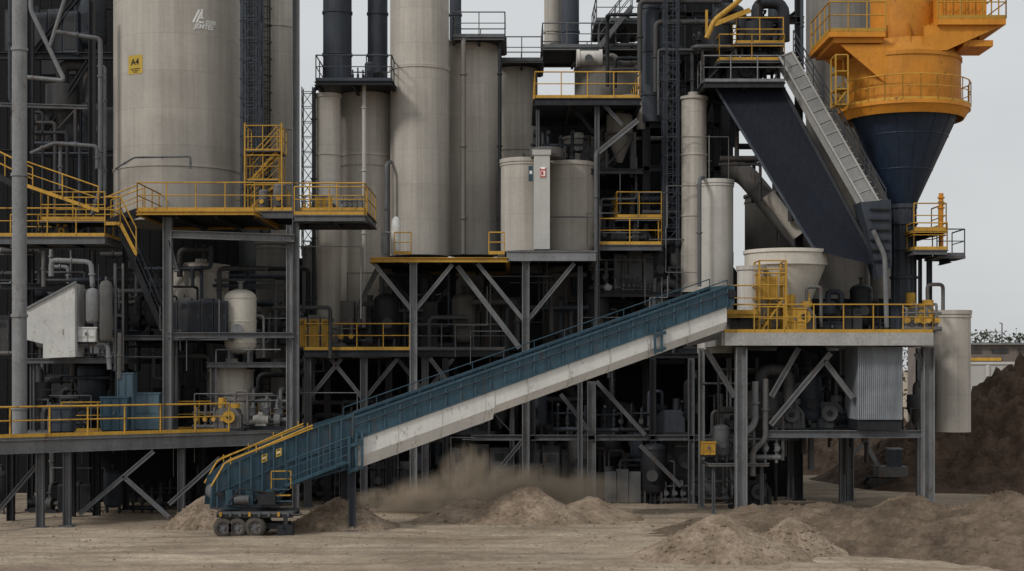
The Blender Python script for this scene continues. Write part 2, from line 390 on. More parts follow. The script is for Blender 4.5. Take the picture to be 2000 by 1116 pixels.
def struct(items,name,label,cat='trestle'):
    o=V(items[0][1]);t=T('trestle',o,label,cat)
    for k,p,q,w,m in items:
        b=M();p=V(p);q=V(q);vert=abs((q-p).normalized().z)>.97
        if k=='i': b.ib(p,q,w,w,m)
        else: b.beam(p,q,w,w,m)
        if vert:
            lo=p if p.z<q.z else q;b.box(lo.x-w*.8,lo.x+w*.8,lo.y-w*.8,lo.y+w*.8,lo.z,lo.z+.05,m)
        t.part('post' if vert else 'brace',b)
    return t
# ---------------- machine prototypes ----------------
G='machines crowded on the plant floors'
def mk_pump(x,y,z,c1,c2):
    o=V((x,y,z));t=T('pump_set',o,'grey electric pump set on a steel skid','pump',G)
    t.part('skid',M().box(x-.9,x+.9,y-.3,y-.2,z,z+.16,DARK).box(x-.9,x+.9,y+.2,y+.3,z,z+.16,DARK).box(x-.88,x+.88,y-.32,y+.32,z+.16,z+.2,DARK))
    b=M().tube(o+V((-.8,0,.5)),o+V((-.05,0,.5)),.26,c1,18)
    for i in range(9):b.tube(o+V((-.75+i*.075,0,.5)),o+V((-.735+i*.075,0,.5)),.3,c1,16)
    b.box(x-.55,x-.3,y-.12,y+.12,z+.76,z+.9,c1).box(x-.7,x-.15,y-.2,y+.2,z+.2,z+.32,c1);t.part('motor',b)
    b=M().tube(o+V((-.04,0,.5)),o+V((.25,0,.5)),.08,STEEL,10).tube(o+V((.25,0,.5)),o+V((.55,0,.5)),.34,c2,20).tube(o+V((.55,0,.5)),o+V((.9,0,.5)),.13,c2,12).tube(o+V((.86,0,.5)),o+V((.92,0,.5)),.22,c2,14)
    b.path([o+V((.4,0,.7)),o+V((.4,0,1.5)),o+V((.4,.7,1.5))],.11,c2).tube(o+V((.4,0,1.05)),o+V((.4,0,1.1)),.2,c2,12).box(x+.25,x+.55,y-.2,y+.2,z+.2,z+.3,c2);t.part('pump_casing',b);return t.e
def mk_vessel(x,y,z,c1,c2,r=.6,h=1.8):
    o=V((x,y,z));t=T('pressure_vessel',o,'upright vessel with domed head and nozzles','vessel',G)
    pr=[(r*.2,.35),(r*.7,.42),(r,.65),(r,.65+h)]+[(r*math.cos(a),.65+h+r*.55*math.sin(a)) for a in (.3,.6,.9,1.2,1.5)]
    b=M().lathe(pr,o,c1,28,True)
    for zz in (.8,.65+h*.5,.6+h): b.lathe([(r,zz),(r+.025,zz),(r+.025,zz+.05),(r,zz+.05)],o,c1,28)
    t.part('shell',b)
    for a in (.8,2.4,3.9,5.5): t.part('support_leg',M().beam(o+V((r*.85*math.cos(a),r*.85*math.sin(a),0)),o+V((r*.85*math.cos(a),r*.85*math.sin(a),.75)),.1,.1,c2))
    t.part('nozzle',M().tube(o+V((0,0,h+.9)),o+V((0,0,h+1.3)),.09,c2,10).tube(o+V((0,0,h+1.27)),o+V((0,0,h+1.32)),.17,c2,12))
    t.part('manhole',M().tube(o+V((0,-r+.02,1.3)),o+V((0,-r-.15,1.3)),.2,c2,16).tube(o+V((0,-r-.15,1.3)),o+V((0,-r-.19,1.3)),.26,c2,16))
    t.part('drain_pipe',M().path([o+V((r-.05,0,1.9)),o+V((r+.3,0,1.9)),o+V((r+.3,0,.2))],.05,c2));return t.e
def mk_cab(x,y,z,c1,c2):
    o=V((x,y,z));t=T('control_cabinet',o,'row of painted steel control cabinets','cabinet',G)
    b=M()
    for i in range(3):
        h=1.7+.12*(i%2);b.box(x-.95+i*.64,x-.35+i*.64,y-.3,y+.3,z+.1,z+h,c1)
    b.box(x-.98,x+.98,y-.27,y+.27,z,z+.1,DARK);t.part('housing',b)
    for i in range(3):
        d=M().box(x-.91+i*.64,x-.39+i*.64,y-.325,y-.302,z+.2,z+1.6,c2).box(x-.45+i*.64,x-.42+i*.64,y-.35,y-.325,z+.8,z+1.,STEEL)
        for k in range(4): d.box(x-.8+i*.64,x-.5+i*.64,y-.335,y-.325,z+1.3+k*.06,z+1.33+k*.06,DARK)
        t.part('door',d)
    return t.e
def mk_cyclone(x,y,z,c1,c2):
    o=V((x,y,z));t=T('dust_cyclone',o,'steel dust cyclone with conical bottom and curved duct','cyclone',G)
    t.part('cone_body',M().lathe([(.08,.3),(.12,.3),(.55,1.4),(.55,2.3),(0,2.35)],o,c1,24).lathe([(.55,1.38),(.62,1.38),(.62,1.44),(.55,1.44)],o,c1,24))
    b=M()
    for a in (-1,1):
        for c in (-1,1): b.beam(o+V((a*.6,c*.6,0)),o+V((a*.6,c*.6,1.5)),.09,.09,c2)
        b.beam(o+V((a*.6,-.6,1.45)),o+V((a*.6,.6,1.45)),.08,.08,c2);b.beam(o+V((-.6,a*.6,1.45)),o+V((.6,a*.6,1.45)),.08,.08,c2);b.beam(o+V((-.6,a*.6,.1)),o+V((.6,a*.6,1.4)),.05,.05,c2)
    t.part('stand',b);t.part('duct',M().path([o+V((0,0,2.3)),o+V((0,0,3.0)),o+V((.9,0,3.0)),o+V((.9,0,1.7))],.2,c1,.5,14));return t.e
def mk_mani(x,y,z,c1,c2):
    o=V((x,y,z));t=T('valve_manifold',o,'pipe manifold with flanged valves and handwheels','valve manifold',G)
    b=M()
    for i in range(4):
        xx=-.75+i*.5;b.path([o+V((xx,0,0)),o+V((xx,0,1.3+.2*(i%2))),o+V((xx,.6,1.3+.2*(i%2)))],.07,c1)
        for zz in (.5,.8): b.tube(o+V((xx,0,zz)),o+V((xx,0,zz+.05)),.13,c1,12)
        b.tube(o+V((xx,0,.55)),o+V((xx,0,.8)),.11,c2,12)
        t.part('handwheel',M().tube(o+V((xx,-.1,.67)),o+V((xx,-.3,.67)),.02,c2,6).tube(o+V((xx,-.3,.67)),o+V((xx,-.33,.67)),.12,c2,14))
    b.tube(o+V((-1,0,.25)),o+V((1,0,.25)),.12,c1,14).tube(o+V((-1,0,1.05)),o+V((1,0,1.05)),.05,c1,8);t.part('pipework',b);return t.e
def mk_gear(x,y,z,c1,c2):
    o=V((x,y,z));t=T('crusher_drive',o,'heavy gear drive with ribbed housing and flywheel','gear drive',G)
    b=M().slab([o+V(p) for p in ((-.7,-.4,.15),(.7,-.4,.15),(.7,-.4,.8),(.4,-.4,1.2),(-.4,-.4,1.2),(-.7,-.4,.8))],(0,.8,0),c1)
    for i in range(4):b.box(x-.6+i*.38,x-.55+i*.38,y-.47,y-.4,z+.15,z+.85,c1)
    b.box(x-.9,x+.9,y-.5,y+.5,z,z+.15,DARK);t.part('housing',b)
    t.part('flywheel',M().tube(o+V((.1,-.5,.75)),o+V((.1,-.62,.75)),.33,c2,26).tube(o+V((.1,-.62,.75)),o+V((.1,-.7,.75)),.12,DARK,12))
    t.part('motor',M().tube(o+V((-.35,0,1.2)),o+V((-.35,0,1.75)),.2,c2,16).tube(o+V((.35,0,1.2)),o+V((.35,0,1.45)),.25,c2,16).path([o+V((.35,0,1.4)),o+V((.35,0,2.1)),o+V((1.0,0,2.1)),o+V((1.0,0,.3))],.08,c1));return t.e
pal=[(GREY2,STEEL),(DUCT2,DUCT2),(PALE,GREYP),(SLATE,DARK),(DUCT,YEL),(DUCT2,GREY2),(WHT,STEEL),(DARK,DUCT2),(TAND,DUCT2),(GREYP,STEEL)]
mks=[mk_pump,mk_vessel,mk_cab,mk_cyclone,mk_mani,mk_gear]
protos={}
def machine(k,c,x,y,z,s=1.,rz=0):
    key=(k,c)
    if key not in protos:
        e=mks[k](x,y,z,*pal[c]);protos[key]=e;e.scale=(s,)*3;e.rotation_euler=(0,0,rz);return e
    return dup(protos[key],(x,y,z),rz,s)
def row(px0,px1,Y,z,step=(38,75),cols=(0,1,1,3,5,7,7,8),s=(.7,1.15),kinds=(0,1,2,3,4,4,5)):  # default colours are mostly dark ones, painting in the interior shade
    px=px0+15
    while px<px1-10:
        machine(random.choice(kinds),random.choice(cols),X(px,Y),Y+U(-.3,.3),z,U(*s),random.choice((0,0,.15,-.2,math.pi)));px+=U(*step)
def rpipes(n,px0,px1,py0,py1,Y0,Y1,cols=(DARK,DUCT2,DUCT2,SLATE,GREY2,STEEL),rr=(.04,.14)):  # pipe colours darkened too, shade painted into them
    for i in range(n):
        Y=U(Y0,Y1);r=U(*rr);a=P(U(px0,px1),U(py0,py1),Y);L=U(1.5,4.5);sx=random.choice((-1,1))
        pts=[a,a-V((0,0,L*.6)),a-V((-sx*L*.5,0,L*.6)),a-V((-sx*L*.5,0,L*1.1))]
        if R()<.4: pts=[a,a+V((sx*L*.8,0,0)),a+V((sx*L*.8,0,-L*.7))]
        if R()<.25: pts=[a,a+V((sx*L*.6,0,0)),a+V((sx*L*.6,.8,0)),a+V((sx*L*.6,.8,-L))]
        pts=[V((p.x,p.y,max(.1,p.z))) for p in pts]
        if (pts[-1]-pts[-2]).length<.1: pts.pop()
        pipe(pts,r,random.choice(cols),fl=r>.035)
# ---------------- enclosing dark buildings; wall black doubles as painted shade behind the frames ----------------
def clad(px0,px1,py,Y,depth,label,m=BLACK,pitch=.5,zb=0):
    x0=X(px0,Y);x1=X(px1,Y);z1=Z(py,Y);o=V(((x0+x1)/2,Y,0));t=T('process_building',o,label,'building')
    n=int((x1-x0)/pitch);pts=[]
    for i in range(n):
        a=x0+(x1-x0)*i/n;w=(x1-x0)/n;pts+=[(a,Y),(a+w*.88,Y),(a+w*.9,Y+.02),(a+w*.98,Y+.02)]
    pts.append((x1,Y));t.part('wall',M().prism(pts+[(x1,Y+depth),(x0,Y+depth)],zb,z1-.2,m))
    b=M().box(x0-.15,x1+.15,Y-.15,Y+depth+.15,z1-.197,z1,DARK);t.part('roof',b)
    for k in range(1,5):
        zz=z1*k/5
        for i in range(int((x1-x0)/3.5)):
            if R()<.4: t.part('louvre_panel',M().box(x0+i*3.5+.6,x0+i*3.5+2.2,Y-.05,Y-.003,max(zb+.1,zz-.6),max(zb+.3,zz+.5),DARK))
    return t
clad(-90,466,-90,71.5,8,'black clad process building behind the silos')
clad(466,1000,505,78,6,'low process building in shade-black cladding behind steel trestles')  # dark backing that closes the gaps, its black painted as shade
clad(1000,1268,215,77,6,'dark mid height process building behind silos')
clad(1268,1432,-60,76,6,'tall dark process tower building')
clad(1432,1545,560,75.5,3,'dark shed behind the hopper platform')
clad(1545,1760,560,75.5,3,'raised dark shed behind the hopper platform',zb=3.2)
# ---------------- silos ----------------
sA=silo(225,470,-120,428,66.5,'wide tan concrete silo with white emblem and yellow sign',rings=(322,))
r=sA.r;o=sA.o
zl=Z(50,66.5-r*.93)-o.z
th=angof(398,o.x,66.5,r);wraptext('JEMTES',.27,th,zl,r,LOGO,sA.e,'company_lettering',.2,.009)
th=angof(411,o.x,66.5,r);wraptext('con',.32,th,zl+.24,r,LOGO,sA.e,'emblem_lettering',.25,.009)
th=angof(386,o.x,66.5,r)
b=M()
wrapquad(b,th,-.24,-.15,o.z+zl+.15,o.z+zl+.70,r,LOGO,o.x,o.y,.26);wrapquad(b,th,-.09,-.01,o.z+zl+.15,o.z+zl+.62,r,LOGO,o.x,o.y,.2)
wrapquad(b,th,.03,.25,o.z+zl+.15,o.z+zl+.22,r,LOGO,o.x,o.y,.02);wrapquad(b,th,.05,.25,o.z+zl+.34,o.z+zl+.4,r,LOGO,o.x,o.y,.02);wrapquad(b,th,.13,.21,o.z+zl+.4,o.z+zl+.74,r,LOGO,o.x,o.y,.02)
sA.part('emblem',b)
th=angof(264,o.x,66.5,r);zs=Z(129,66.5-r*.8);b=M();wrapquad(b,th,-.38,.38,zs-.38,zs+.4,r,SIGNY,o.x,o.y)
for k in range(3): wrapquad(b,th,-.24+.08*k,.26-.06*k,zs-.18-.07*k,zs-.155-.07*k,r,INK,o.x,o.y,0,.02)
sA.part('warning_sign',b);wraptext('A4',.36,th,zs-o.z+.11,r+.01,INK,sA.e,'sign_lettering',.0,.006)
silo(508,579,-60,800,74,'slim tall tan silo behind steel lift tower',rings=(48,250,470),lad=-.6)
silo(617,665,182,700,67.3,'narrow tan silo with flat cap',roof='flat',rings=(300,))
silo(664,766,165,700,69.5,'tan silo with service railing on its roof',rings=(300,320))
silo(762,877,-90,497,68.6,'tall tan silo with stepped ring joint',rings=(124,128))
silo(876,973,72,497,70.5,'tan silo with rooftop railing and downpipes',rings=(80,))
silo(970,1050,118,520,74,'tan silo with ringed cap and railing',rings=(132,290),roof='flat')
silo(978,1072,308,489,66.2,'short pale tan silo on a steel deck',rings=(318,),roof='flat',name='day_silo')
silo(1066,1160,314,489,67,'short pale tan silo beside grey duct box',roof='flat',name='day_silo')
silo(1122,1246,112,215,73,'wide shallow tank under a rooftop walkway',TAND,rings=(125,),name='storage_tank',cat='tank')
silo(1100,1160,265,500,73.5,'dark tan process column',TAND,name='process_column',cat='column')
silo(1330,1380,186,570,66.6,'slim tan silo beside ladder tower',rings=(300,420))
silo(1362,1432,350,690,66,'pale grey slim silo with dark vertical pipe',PALE,rings=(360,),roof='flat')
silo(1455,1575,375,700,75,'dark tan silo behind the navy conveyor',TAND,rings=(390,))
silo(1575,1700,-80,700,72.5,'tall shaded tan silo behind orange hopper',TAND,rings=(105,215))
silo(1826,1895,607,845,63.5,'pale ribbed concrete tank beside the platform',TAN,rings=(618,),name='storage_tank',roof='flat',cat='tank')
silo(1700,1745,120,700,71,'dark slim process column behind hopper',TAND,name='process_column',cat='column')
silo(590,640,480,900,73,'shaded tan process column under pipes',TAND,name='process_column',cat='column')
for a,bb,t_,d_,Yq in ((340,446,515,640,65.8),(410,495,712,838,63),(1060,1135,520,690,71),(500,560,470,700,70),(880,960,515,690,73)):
    silo(a,bb,t_,d_,Yq,'squat tan process tank between steel trestles',TAN if Yq<66 else TAND,rings=(t_+12,),name='process_tank',cat='tank',group='squat process tanks')  # tanks further back take the darker concrete as painted shade
def stack(px0,px1,pyt,pyb,Y,m,label):
    r=(px1-px0)/2*Y/F;cx=X((px0+px1)/2,Y);z0=Z(pyb,Y);z1=Z(pyt,Y);b=M().lathe([(0,0),(r,0),(r,z1-z0),(r*.8,z1-z0),(0,z1-z0-.3)],(cx,Y,z0),m,28)
    z=1.2
    while z<z1-z0: b.lathe([(r,z-.05),(r+.04,z-.05),(r+.04,z+.05),(r,z+.05)],(cx,Y,z0),m,28);z+=1.9
    solo(b,'exhaust_stack',(cx,Y,z0),label,'chimney stack','vertical exhaust stacks')
stack(631,687,-80,160,69.5,SLATE,'slate blue steel exhaust stack on a silo')
stack(718,757,-80,160,70.5,SLATE,'dark steel exhaust stack beside tall silo')
stack(878,901,-60,80,72,SLATE,'thin dark exhaust stack behind silo')
stack(1063,1097,-60,110,75.5,TAN,'tan concrete chimney above the plant roof')
stack(1096,1131,-60,112,74.5,SLATE,'dark steel chimney above the plant roof')
stack(1250,1290,-60,240,67.5,SLATE,'dark slate vertical duct in the tower')
stack(1395,1420,-60,160,70,DARK,'dark vertical duct beside the conveyor head')
stack(1500,1530,-60,130,69,SLATE,'dark slate vent stack behind the stair gallery')
# ---------------- towers + frames ----------------
b=M().lattice(X(489,64.5),64.5,.75,Z(410,64.5),Z(-60,64.5),SLATE,.9,.05).ladder(X(489,64.2),64.3,Z(410,64.5),Z(-60,64.5),SLATE)
solo(b,'lift_tower',P(489,410,64.5),'dark lattice ladder tower between two silos','tower')
b=M().lattice(X(600,72),72,.5,Z(500,72),Z(170,72),GREYP,.7,.025);solo(b,'lattice_mast',P(600,500,72),'thin grey lattice mast against the sky','mast')
b=M().lattice(X(1311,66.5),66.5,.65,Z(480,66.5),Z(-60,66.5),SLATE,.8,.04).ladder(X(1311,66.3),66.3,Z(480,66.5),Z(-60,66.5),SLATE)
solo(b,'ladder_tower',P(1311,480,66.5),'dark caged ladder tower rising through the plant','tower')
Yt=67.5;it=[]
for px in (1262,1345,1400,1560): it.append(('i',V((X(px,Yt),Yt,0)),P(px,-60,Yt),.32,DARK))
for py in (30,165,245,330,440,560,690): it.append(('i',P(1255,py,Yt),P(1405,py,Yt),.26,DARK))
for a,c in ((30,165),(165,330),(330,560)): it.append(('i',P(1345,c,Yt+.3),P(1398,a,Yt+.3),.15,DARK))
it+=[('i',P(1400,40,Yt),P(1570,40,Yt),.3,DARK),('i',P(1400,140,Yt),P(1560,20,Yt+.2),.16,DARK)]
struct(it,'','dark braced steel tower full of ducts')
Yl=60.4;it=[('i',V((X(328,Yl),Yl,3.3)),P(328,425,Yl),.34,GREYP),('i',V((X(578,61),61,0)),P(578,-60,61),.26,STEEL),('i',P(335,458,Yl),P(575,466,Yl+.5),.3,GREYP),
 ('i',V((X(565,Yl+.8),Yl+.8,3.3)),P(565,440,Yl+.8),.22,GREYP),('i',P(328,655,Yl),P(575,655,Yl+.5),.22,STEEL),('i',P(328,560,Yl+6),P(575,560,Yl+6),.22,STEEL),('i',P(345,530,Yl),P(330,470,Yl),.12,STEEL),
 ('i',V((X(245,63),63,0)),P(245,450,63),.2,DARK),('i',V((X(180,64),64,0)),P(180,0,64),.24,DARK),('i',V((X(60,63),63,0)),P(60,0,63),.24,DARK),('i',P(0,205,62),P(170,210,62),.16,STEEL),('i',P(0,560,62.5),P(240,560,62.5),.25,DARK),
 ('i',P(-20,110,66),P(225,110,66),.3,DARK),('i',P(-20,300,66),P(225,300,66),.3,DARK),('i',P(60,300,66),P(180,110,66),.2,DARK),('i',P(60,110,66),P(180,-40,66),.2,DARK)]
struct(it,'','grey steel portal trestle carrying the upper deck')
b=M().tube(V((X(38,57),57,3.3)),P(38,-80,57),.265,GREYP,24)
for py in (345,800,620,100): b.tube(P(38,py,57),P(38,py-6,57),.31,GREYP,24)
solo(b,'round_column',P(38,800,57),'thick round grey steel column','column')
pipe([P(40,150,60),P(126,158,60),P(96,95,60),P(60,20,60),P(60,-40,60)],.085,GREYP,'bent grey tube bracing near the dark wall','tube_brace',False)
pipe([P(96,95,60),P(135,-30,60)],.07,GREYP,'slanted grey tube bracing','tube_brace',False)
pipe([P(105,62,61),P(196,76,61),P(196,370,61),P(180,420,61)],.09,STEEL,'grey downpipe on a dark wall')
pipe([P(190,130,61.3),P(205,130,61.3),P(205,400,61.3)],.06,STEEL,'grey downpipe on a dark wall')
pipe([P(60,300,60.5),P(105,280,60.5),P(190,286,60.5),P(190,330,60.5)],.08,STEEL);pipe([P(118,282,60.7),P(118,370,60.7)],.07,STEEL)
for i in range(6):
    px=210+i*4;pipe([P(px-190,-30,65),P(px-190,200+i*20,65),P(px-150+i*20,200+i*20,65),P(px-150+i*20,430,65)],U(.05,.1),random.choice((DARK,DUCT2,SLATE)))
row(50,215,66.6,Z(108,66),(40,60),(7,3,1),(.8,1.2),(1,2,3));row(50,215,66.6,Z(298,66),(40,60),(7,3,1),(.9,1.3),(1,2,3))
pipe([P(225,330,62.4),P(262,308,62.4),P(372,306,62.4),P(372,330,62.4)],.04,STEEL,'thin grey pipe clamped around the silo')
# ---------------- left upper platforms ----------------
platform(268,497,59.8,66,412,'yellow railed deck around the big silo',edge=.16,rails='flb',em=YEL,name='upper_platform')
platform(497,712,61,66,412,'grey decked walkway with yellow railings',edge=.3,rails='fr',name='upper_platform')
platform(575,712,60.2,61,420,'small cantilever walkway with cluttered railing',edge=.25,rails='fr',name='upper_platform')
platform(-20,205,60,62.5,462,'lower stepped walkway with yellow railings',edge=.3,rails='fbr',name='upper_platform')
platform(80,205,60.6,62.5,430,'raised yellow railed inspection landing',edge=.1,rails='flb',name='inspection_landing',em=STEEL)
b=M().stair(P(50,372,60.2),P(-60,318,60.2),.9,DARK,YEL);b.rail([P(52,366,59.8),P(192,415,59.8)],YEL,1.);solo(b,'steel_stair',P(50,372,60.2),'steel stair with yellow handrails','stair')
b=M().stair(P(205,436,60.4),P(268,412,60.4),.9,DARK,YEL);b.rail([P(205,440,59.9),P(235,440,59.9),P(266,500,59.9)],YEL,1.1);solo(b,'steel_stair',P(205,440,60),'short stair with yellow handrail between decks','stair')
b=M().stair(P(236,455,61),P(322,655,61),.9,DARK,SLATE);solo(b,'steel_stair',P(322,655,61),'dark steel stair under the upper deck','stair')
b=M()
for k,(a,c) in enumerate(((478,550),(482,545),(478,548))):
    z=Z(410-58*k,62);x0=X(a,62);x1=X(c,62);b.box(x0,x1,62,63.6,z-.04,z,STEEL).rail([(x0,63.6,z),(x0,62,z),(x1,62,z),(x1,63.6,z)],YEL,1.,.024,.7,.06)
    if k<2: b.stair((x0+.1,62.2,z),(x1-.1,62.2,z+1.2),.7,YEL,YEL,sh=.1)
for xx in (478,550): b.beam(P(xx,412,62),P(xx,240,62),.06,.06,YEL);b.beam(P(xx,412,63.6),P(xx,270,63.6),.06,.06,YEL)
solo(b,'stair_tower',P(514,410,62),'yellow steel stair tower on the upper deck','stair tower')
row(585,705,61.8,Z(412,61),(25,40),(4,7,0),(.35,.5));row(500,560,62,Z(412,61),(25,40),(4,4),(.3,.45))
row(70,190,61.3,Z(462,60),(28,40),(4,7,3),(.4,.6))
# ---------------- left lower deck ----------------
z=3.32;A=V((X(-60,54),54,0));B_=V((X(585,62.4),62.4,0));t=T('lower_platform',(A.x*.5+B_.x*.5,58,0),'long low steel deck with yellow railings','platform','steel service platforms')
t.part('deck',M().prism([(A.x,A.y),(B_.x,B_.y),(B_.x,70),(A.x,70)],z-.12,z,DUCT))
a=V((A.x,A.y-.02,z-.33));c=V((B_.x,B_.y-.02,z-.33));t.part('edge_beam',M().ib(a,c,.2,.5,GREYP))
t.part('railing',M().rail([V((A.x,A.y,z)),V((B_.x-2.5,A.y+(B_.y-A.y)*(B_.x-2.5-A.x)/(B_.x-A.x),z))],YEL,1.1,.034,1.5))
t.part('railing',M().rail([V((X(120,60),60,z)),V((X(330,61.5),61.5,z)),V((X(560,63.5),63.5,z))],YEL,1.15,.028,1.3))
dy=lambda x:A.y+(B_.y-A.y)*(x-A.x)/(B_.x-A.x)
for px in (-10,90,132,322,475):
    x=X(px,56.5 if px<400 else 60);y=dy(x)+.25
    t.part('leg',M().ib((x,y,0),(x,y,z-.6),.26,.26,STEEL).box(x-.25,x+.25,y-.25,y+.25,0,.05,STEEL))
    t.part('leg',M().ib((x,y+4,0),(x,y+4,z-.1),.26,.26,DARK))
for p,q in (((300,882),(155,1005)),((330,985),(430,895)),((-5,1000),(80,900)),((240,930),(330,1010))):
    t.part('brace',M().ib(P(*p,57.5),P(*q,57.5),.12,.16,STEEL))
b=M().box(X(-60,57.5),X(560,66),66.5,67,0,z-.15,BLACK);solo(b,'shade_backing_wall',(X(200,66),66.5,0),'black backing wall painted as shade under the low deck','wall')  # black sheet filling the space below the deck as painted shade
row(-10,300,61.5,0,(60,90),(7,3),(.6,.8));row(330,560,64,0,(50,80),(7,3),(.6,.9))
def crate(px0,px1,pyt,Y,dep,m,label,name='equipment_box',zb=3.32,cat='equipment box'):
    x0=X(px0,Y);x1=X(px1,Y);zt=Z(pyt,Y);t=T(name,((x0+x1)/2,Y,zb),label,cat)
    t.part('body',M().box(x0,x1,Y,Y+dep,zb+.08,zt,m).box(x0+.05,x1-.05,Y+.05,Y+dep-.05,zb,zb+.08,DARK))
    t.part('lid',M().box(x0-.03,x1+.03,Y-.03,Y+dep+.03,zt+.002,zt+.06,m))
    b=M();n=max(2,int((x1-x0)/.35))
    for i in range(n+1):
        xx=x0+.04+(x1-x0-.08)*i/n;b.box(xx-.02,xx+.02,Y-.045,Y-.002,zb+.1,zt-.03,m)
    b.box(x0+.02,x1-.02,Y-.03,Y-.002,(zb+zt)/2-.02,(zb+zt)/2+.02,m).box((x0+x1)/2-.04,(x0+x1)/2+.04,Y-.075,Y-.047,(zb+zt)/2+.03,(zb+zt)/2+.15,STEEL)
    t.part('door',b);return t
crate(228,260,731,60,.7,LBLUE,'pale blue upright equipment box on deck')
crate(262,312,770,60.5,1.,LBLUE,'pale blue low equipment box on deck')
crate(196,250,778,59.6,.8,BLUE,'blue equipment box on deck');crate(95,140,800,58.5,.6,SLATE,'dark blue equipment box on deck')
machine(5,4,X(445,61),61.2,3.32,.75);machine(4,4,X(410,61),61.,3.32,.7);machine(4,9,X(505,62),62.4,3.32,1.1);machine(1,6,X(512,63),63.4,3.32,.5);machine(0,2,X(525,62),62.2,3.32,.8)
row(60,330,63.5,3.32,(42,66),(0,1,3,5,7),(.8,1.2));row(330,560,65.5,3.32,(42,66),(0,1,5,7),(.9,1.2))
for a,c,Ya,Yb,py in ((50,235,60.5,68,700),(235,330,62,69,655),(330,445,61.2,68,655),(405,560,61.6,64.5,708)):
    platform(a,c,Ya,Yb,py,'grey steel mezzanine floor full of machinery',edge=.2,rails='',name='mezzanine_floor',em=STEEL,legs=(a+10,) if a!=235 else (),zleg=3.32,backlegs=False,lw=.18)
zm=Z(700,60.5);row(0,230,64,zm,(36,55),(0,1,3,7,7,9),(.8,1.2));row(240,330,64,Z(655,62),(40,60),(3,7,1),(.8,1.1));row(345,445,62.2,Z(655,61.2),(45,60),(3,1,9),(.8,.95),(2,));row(450,570,66,Z(655,61.2),(40,60),(1,7),(.8,1.2))
e=mk_vessel(X(470,62.8),62.8,Z(708,61.6),CREAM,GREYP,.64,2.0);e['label']='pale domed vessel with nozzles on a ledge'
t=T('feed_hopper',P(100,700,60),'pale grey sheet metal housing with slanted top','housing')
t.part('body',M().slab([P(52,606,59.5),P(148,554,59.5),P(148,697,59.5),P(84,700,59.5),P(84,672,59.5),P(52,664,59.5)],(0,1.2,0),WHT))
t.part('rim',M().beam(P(50,604,59.47),P(149,551,59.47),.1,.08,GREYP));t.part('corner_angle',M().beam(P(149,556,59.47),P(149,697,59.47),.06,.08,GREYP))
for px,a,c,r,m_ in ((181,563,632,.27,GREYP),(207,548,668,.25,DUCT)):
    o=P(px,c,59.8);H=Z(a,59.8)-Z(c,59.8);t=T('gas_cylinder',o,'upright grey gas bottle with domed top valve','gas cylinder','gas bottles')
    t.part('shell',M().lathe([(0,0),(r*.8,.02),(r,.12),(r,H-.2),(r*.75,H-.06),(r*.3,H),(0,H+.01)],o,m_,20,True));t.part('valve',M().tube(o+V((0,0,H)),o+V((0,0,H+.15)),.05,STEEL,8))
crate(150,188,642,59.6,.6,WHT,'small white pump housing box','pump_housing',Z(672,59.6))
pipe([P(100,540,60),P(100,508,60),P(178,512,60),P(181,560,60)],.1,GREYP);pipe([P(85,560,60.4),P(85,490,60.4)],.08,DUCT);pipe([P(150,672,59.9),P(210,672,59.9),P(214,722,59.9)],.09,GREYP)
pipe([P(225,515,60),P(225,725,60)],.06,STEEL);pipe([P(240,515,60.2),P(240,725,60.2)],.05,DUCT);pipe([P(233,650,60),P(233,740,60)],.09,DUCT)
rpipes(34,0,330,470,700,62,68,(DARK,DUCT2,DUCT,SLATE,GREY2,GREYP));rpipes(22,330,570,470,640,63,69);rpipes(12,50,560,720,800,62,67)
rpipes(26,0,570,470,800,60.5,63,(STEEL,GREYP,DUCT,DARK),(.015,.03));rpipes(22,600,1400,520,900,64.5,67,(STEEL,GREYP,DUCT,DARK),(.015,.03));rpipes(12,1170,1400,200,560,65.5,67,(STEEL,GREYP,DUCT),(.015,.03))
# ---------------- centre decks ----------------
platform(725,992,63,71,503,'tan silo deck with yellow edge and steel braces',edge=.2,em=YEL,rails='',legs=(807,),brace=1.6,name='silo_deck',lm=GREYP)
t=platform(990,1164,63,71,490,'grey silo deck on braced steel columns',edge=.42,em=GREYP,rails='',legs=(1027,),brace=2.,name='silo_deck',lm=GREYP)
it=[('i',P(893,520,63.6),P(1015,680,63.6),.2,GREYP),('i',P(740,520,65),P(700,600,65),.2,STEEL),('i',V((X(1133,64),64,0)),P(1133,520,64),.2,STEEL),('i',V((X(885,70),70,0)),P(885,520,70),.26,DARK),('i',V((X(950,70),70,0)),P(950,520,70),.26,DARK)]
struct(it,'','braced steel supports beneath the silo deck')
b=M().rail([P(955,497,63.2),P(985,497,63.2)],YEL,.9);solo(b,'guard_rail',P(955,497,63.2),'short yellow guard rail on silo deck','railing')
b=M().rail([P(770,497,63.4),P(803,497,63.4)],YEL,.9);solo(b,'guard_rail',P(770,497,63.4),'short yellow guard rail beside a flask','railing')
o=P(773,497,63.8);t=T('vent_flask',o,'small white bottle-shaped vessel on deck','vessel');t.part('shell',M().lathe([(.15,0),(.2,.1),(.2,1.0),(.17,1.4),(.08,1.55),(0,1.57)],o,WHT,20,True));t.part('pipe',M().path([o+V((-.1,0,.9)),o+V((-.55,0,.9)),o+V((-.55,0,0))],.05,GREYP))
x0=X(1043,64.2);x1=X(1074,64.2);o=V((x0,64.2,Z(487,64.2)));t=T('duct_box',o,'tall pale grey duct box with red and blue signs','duct')
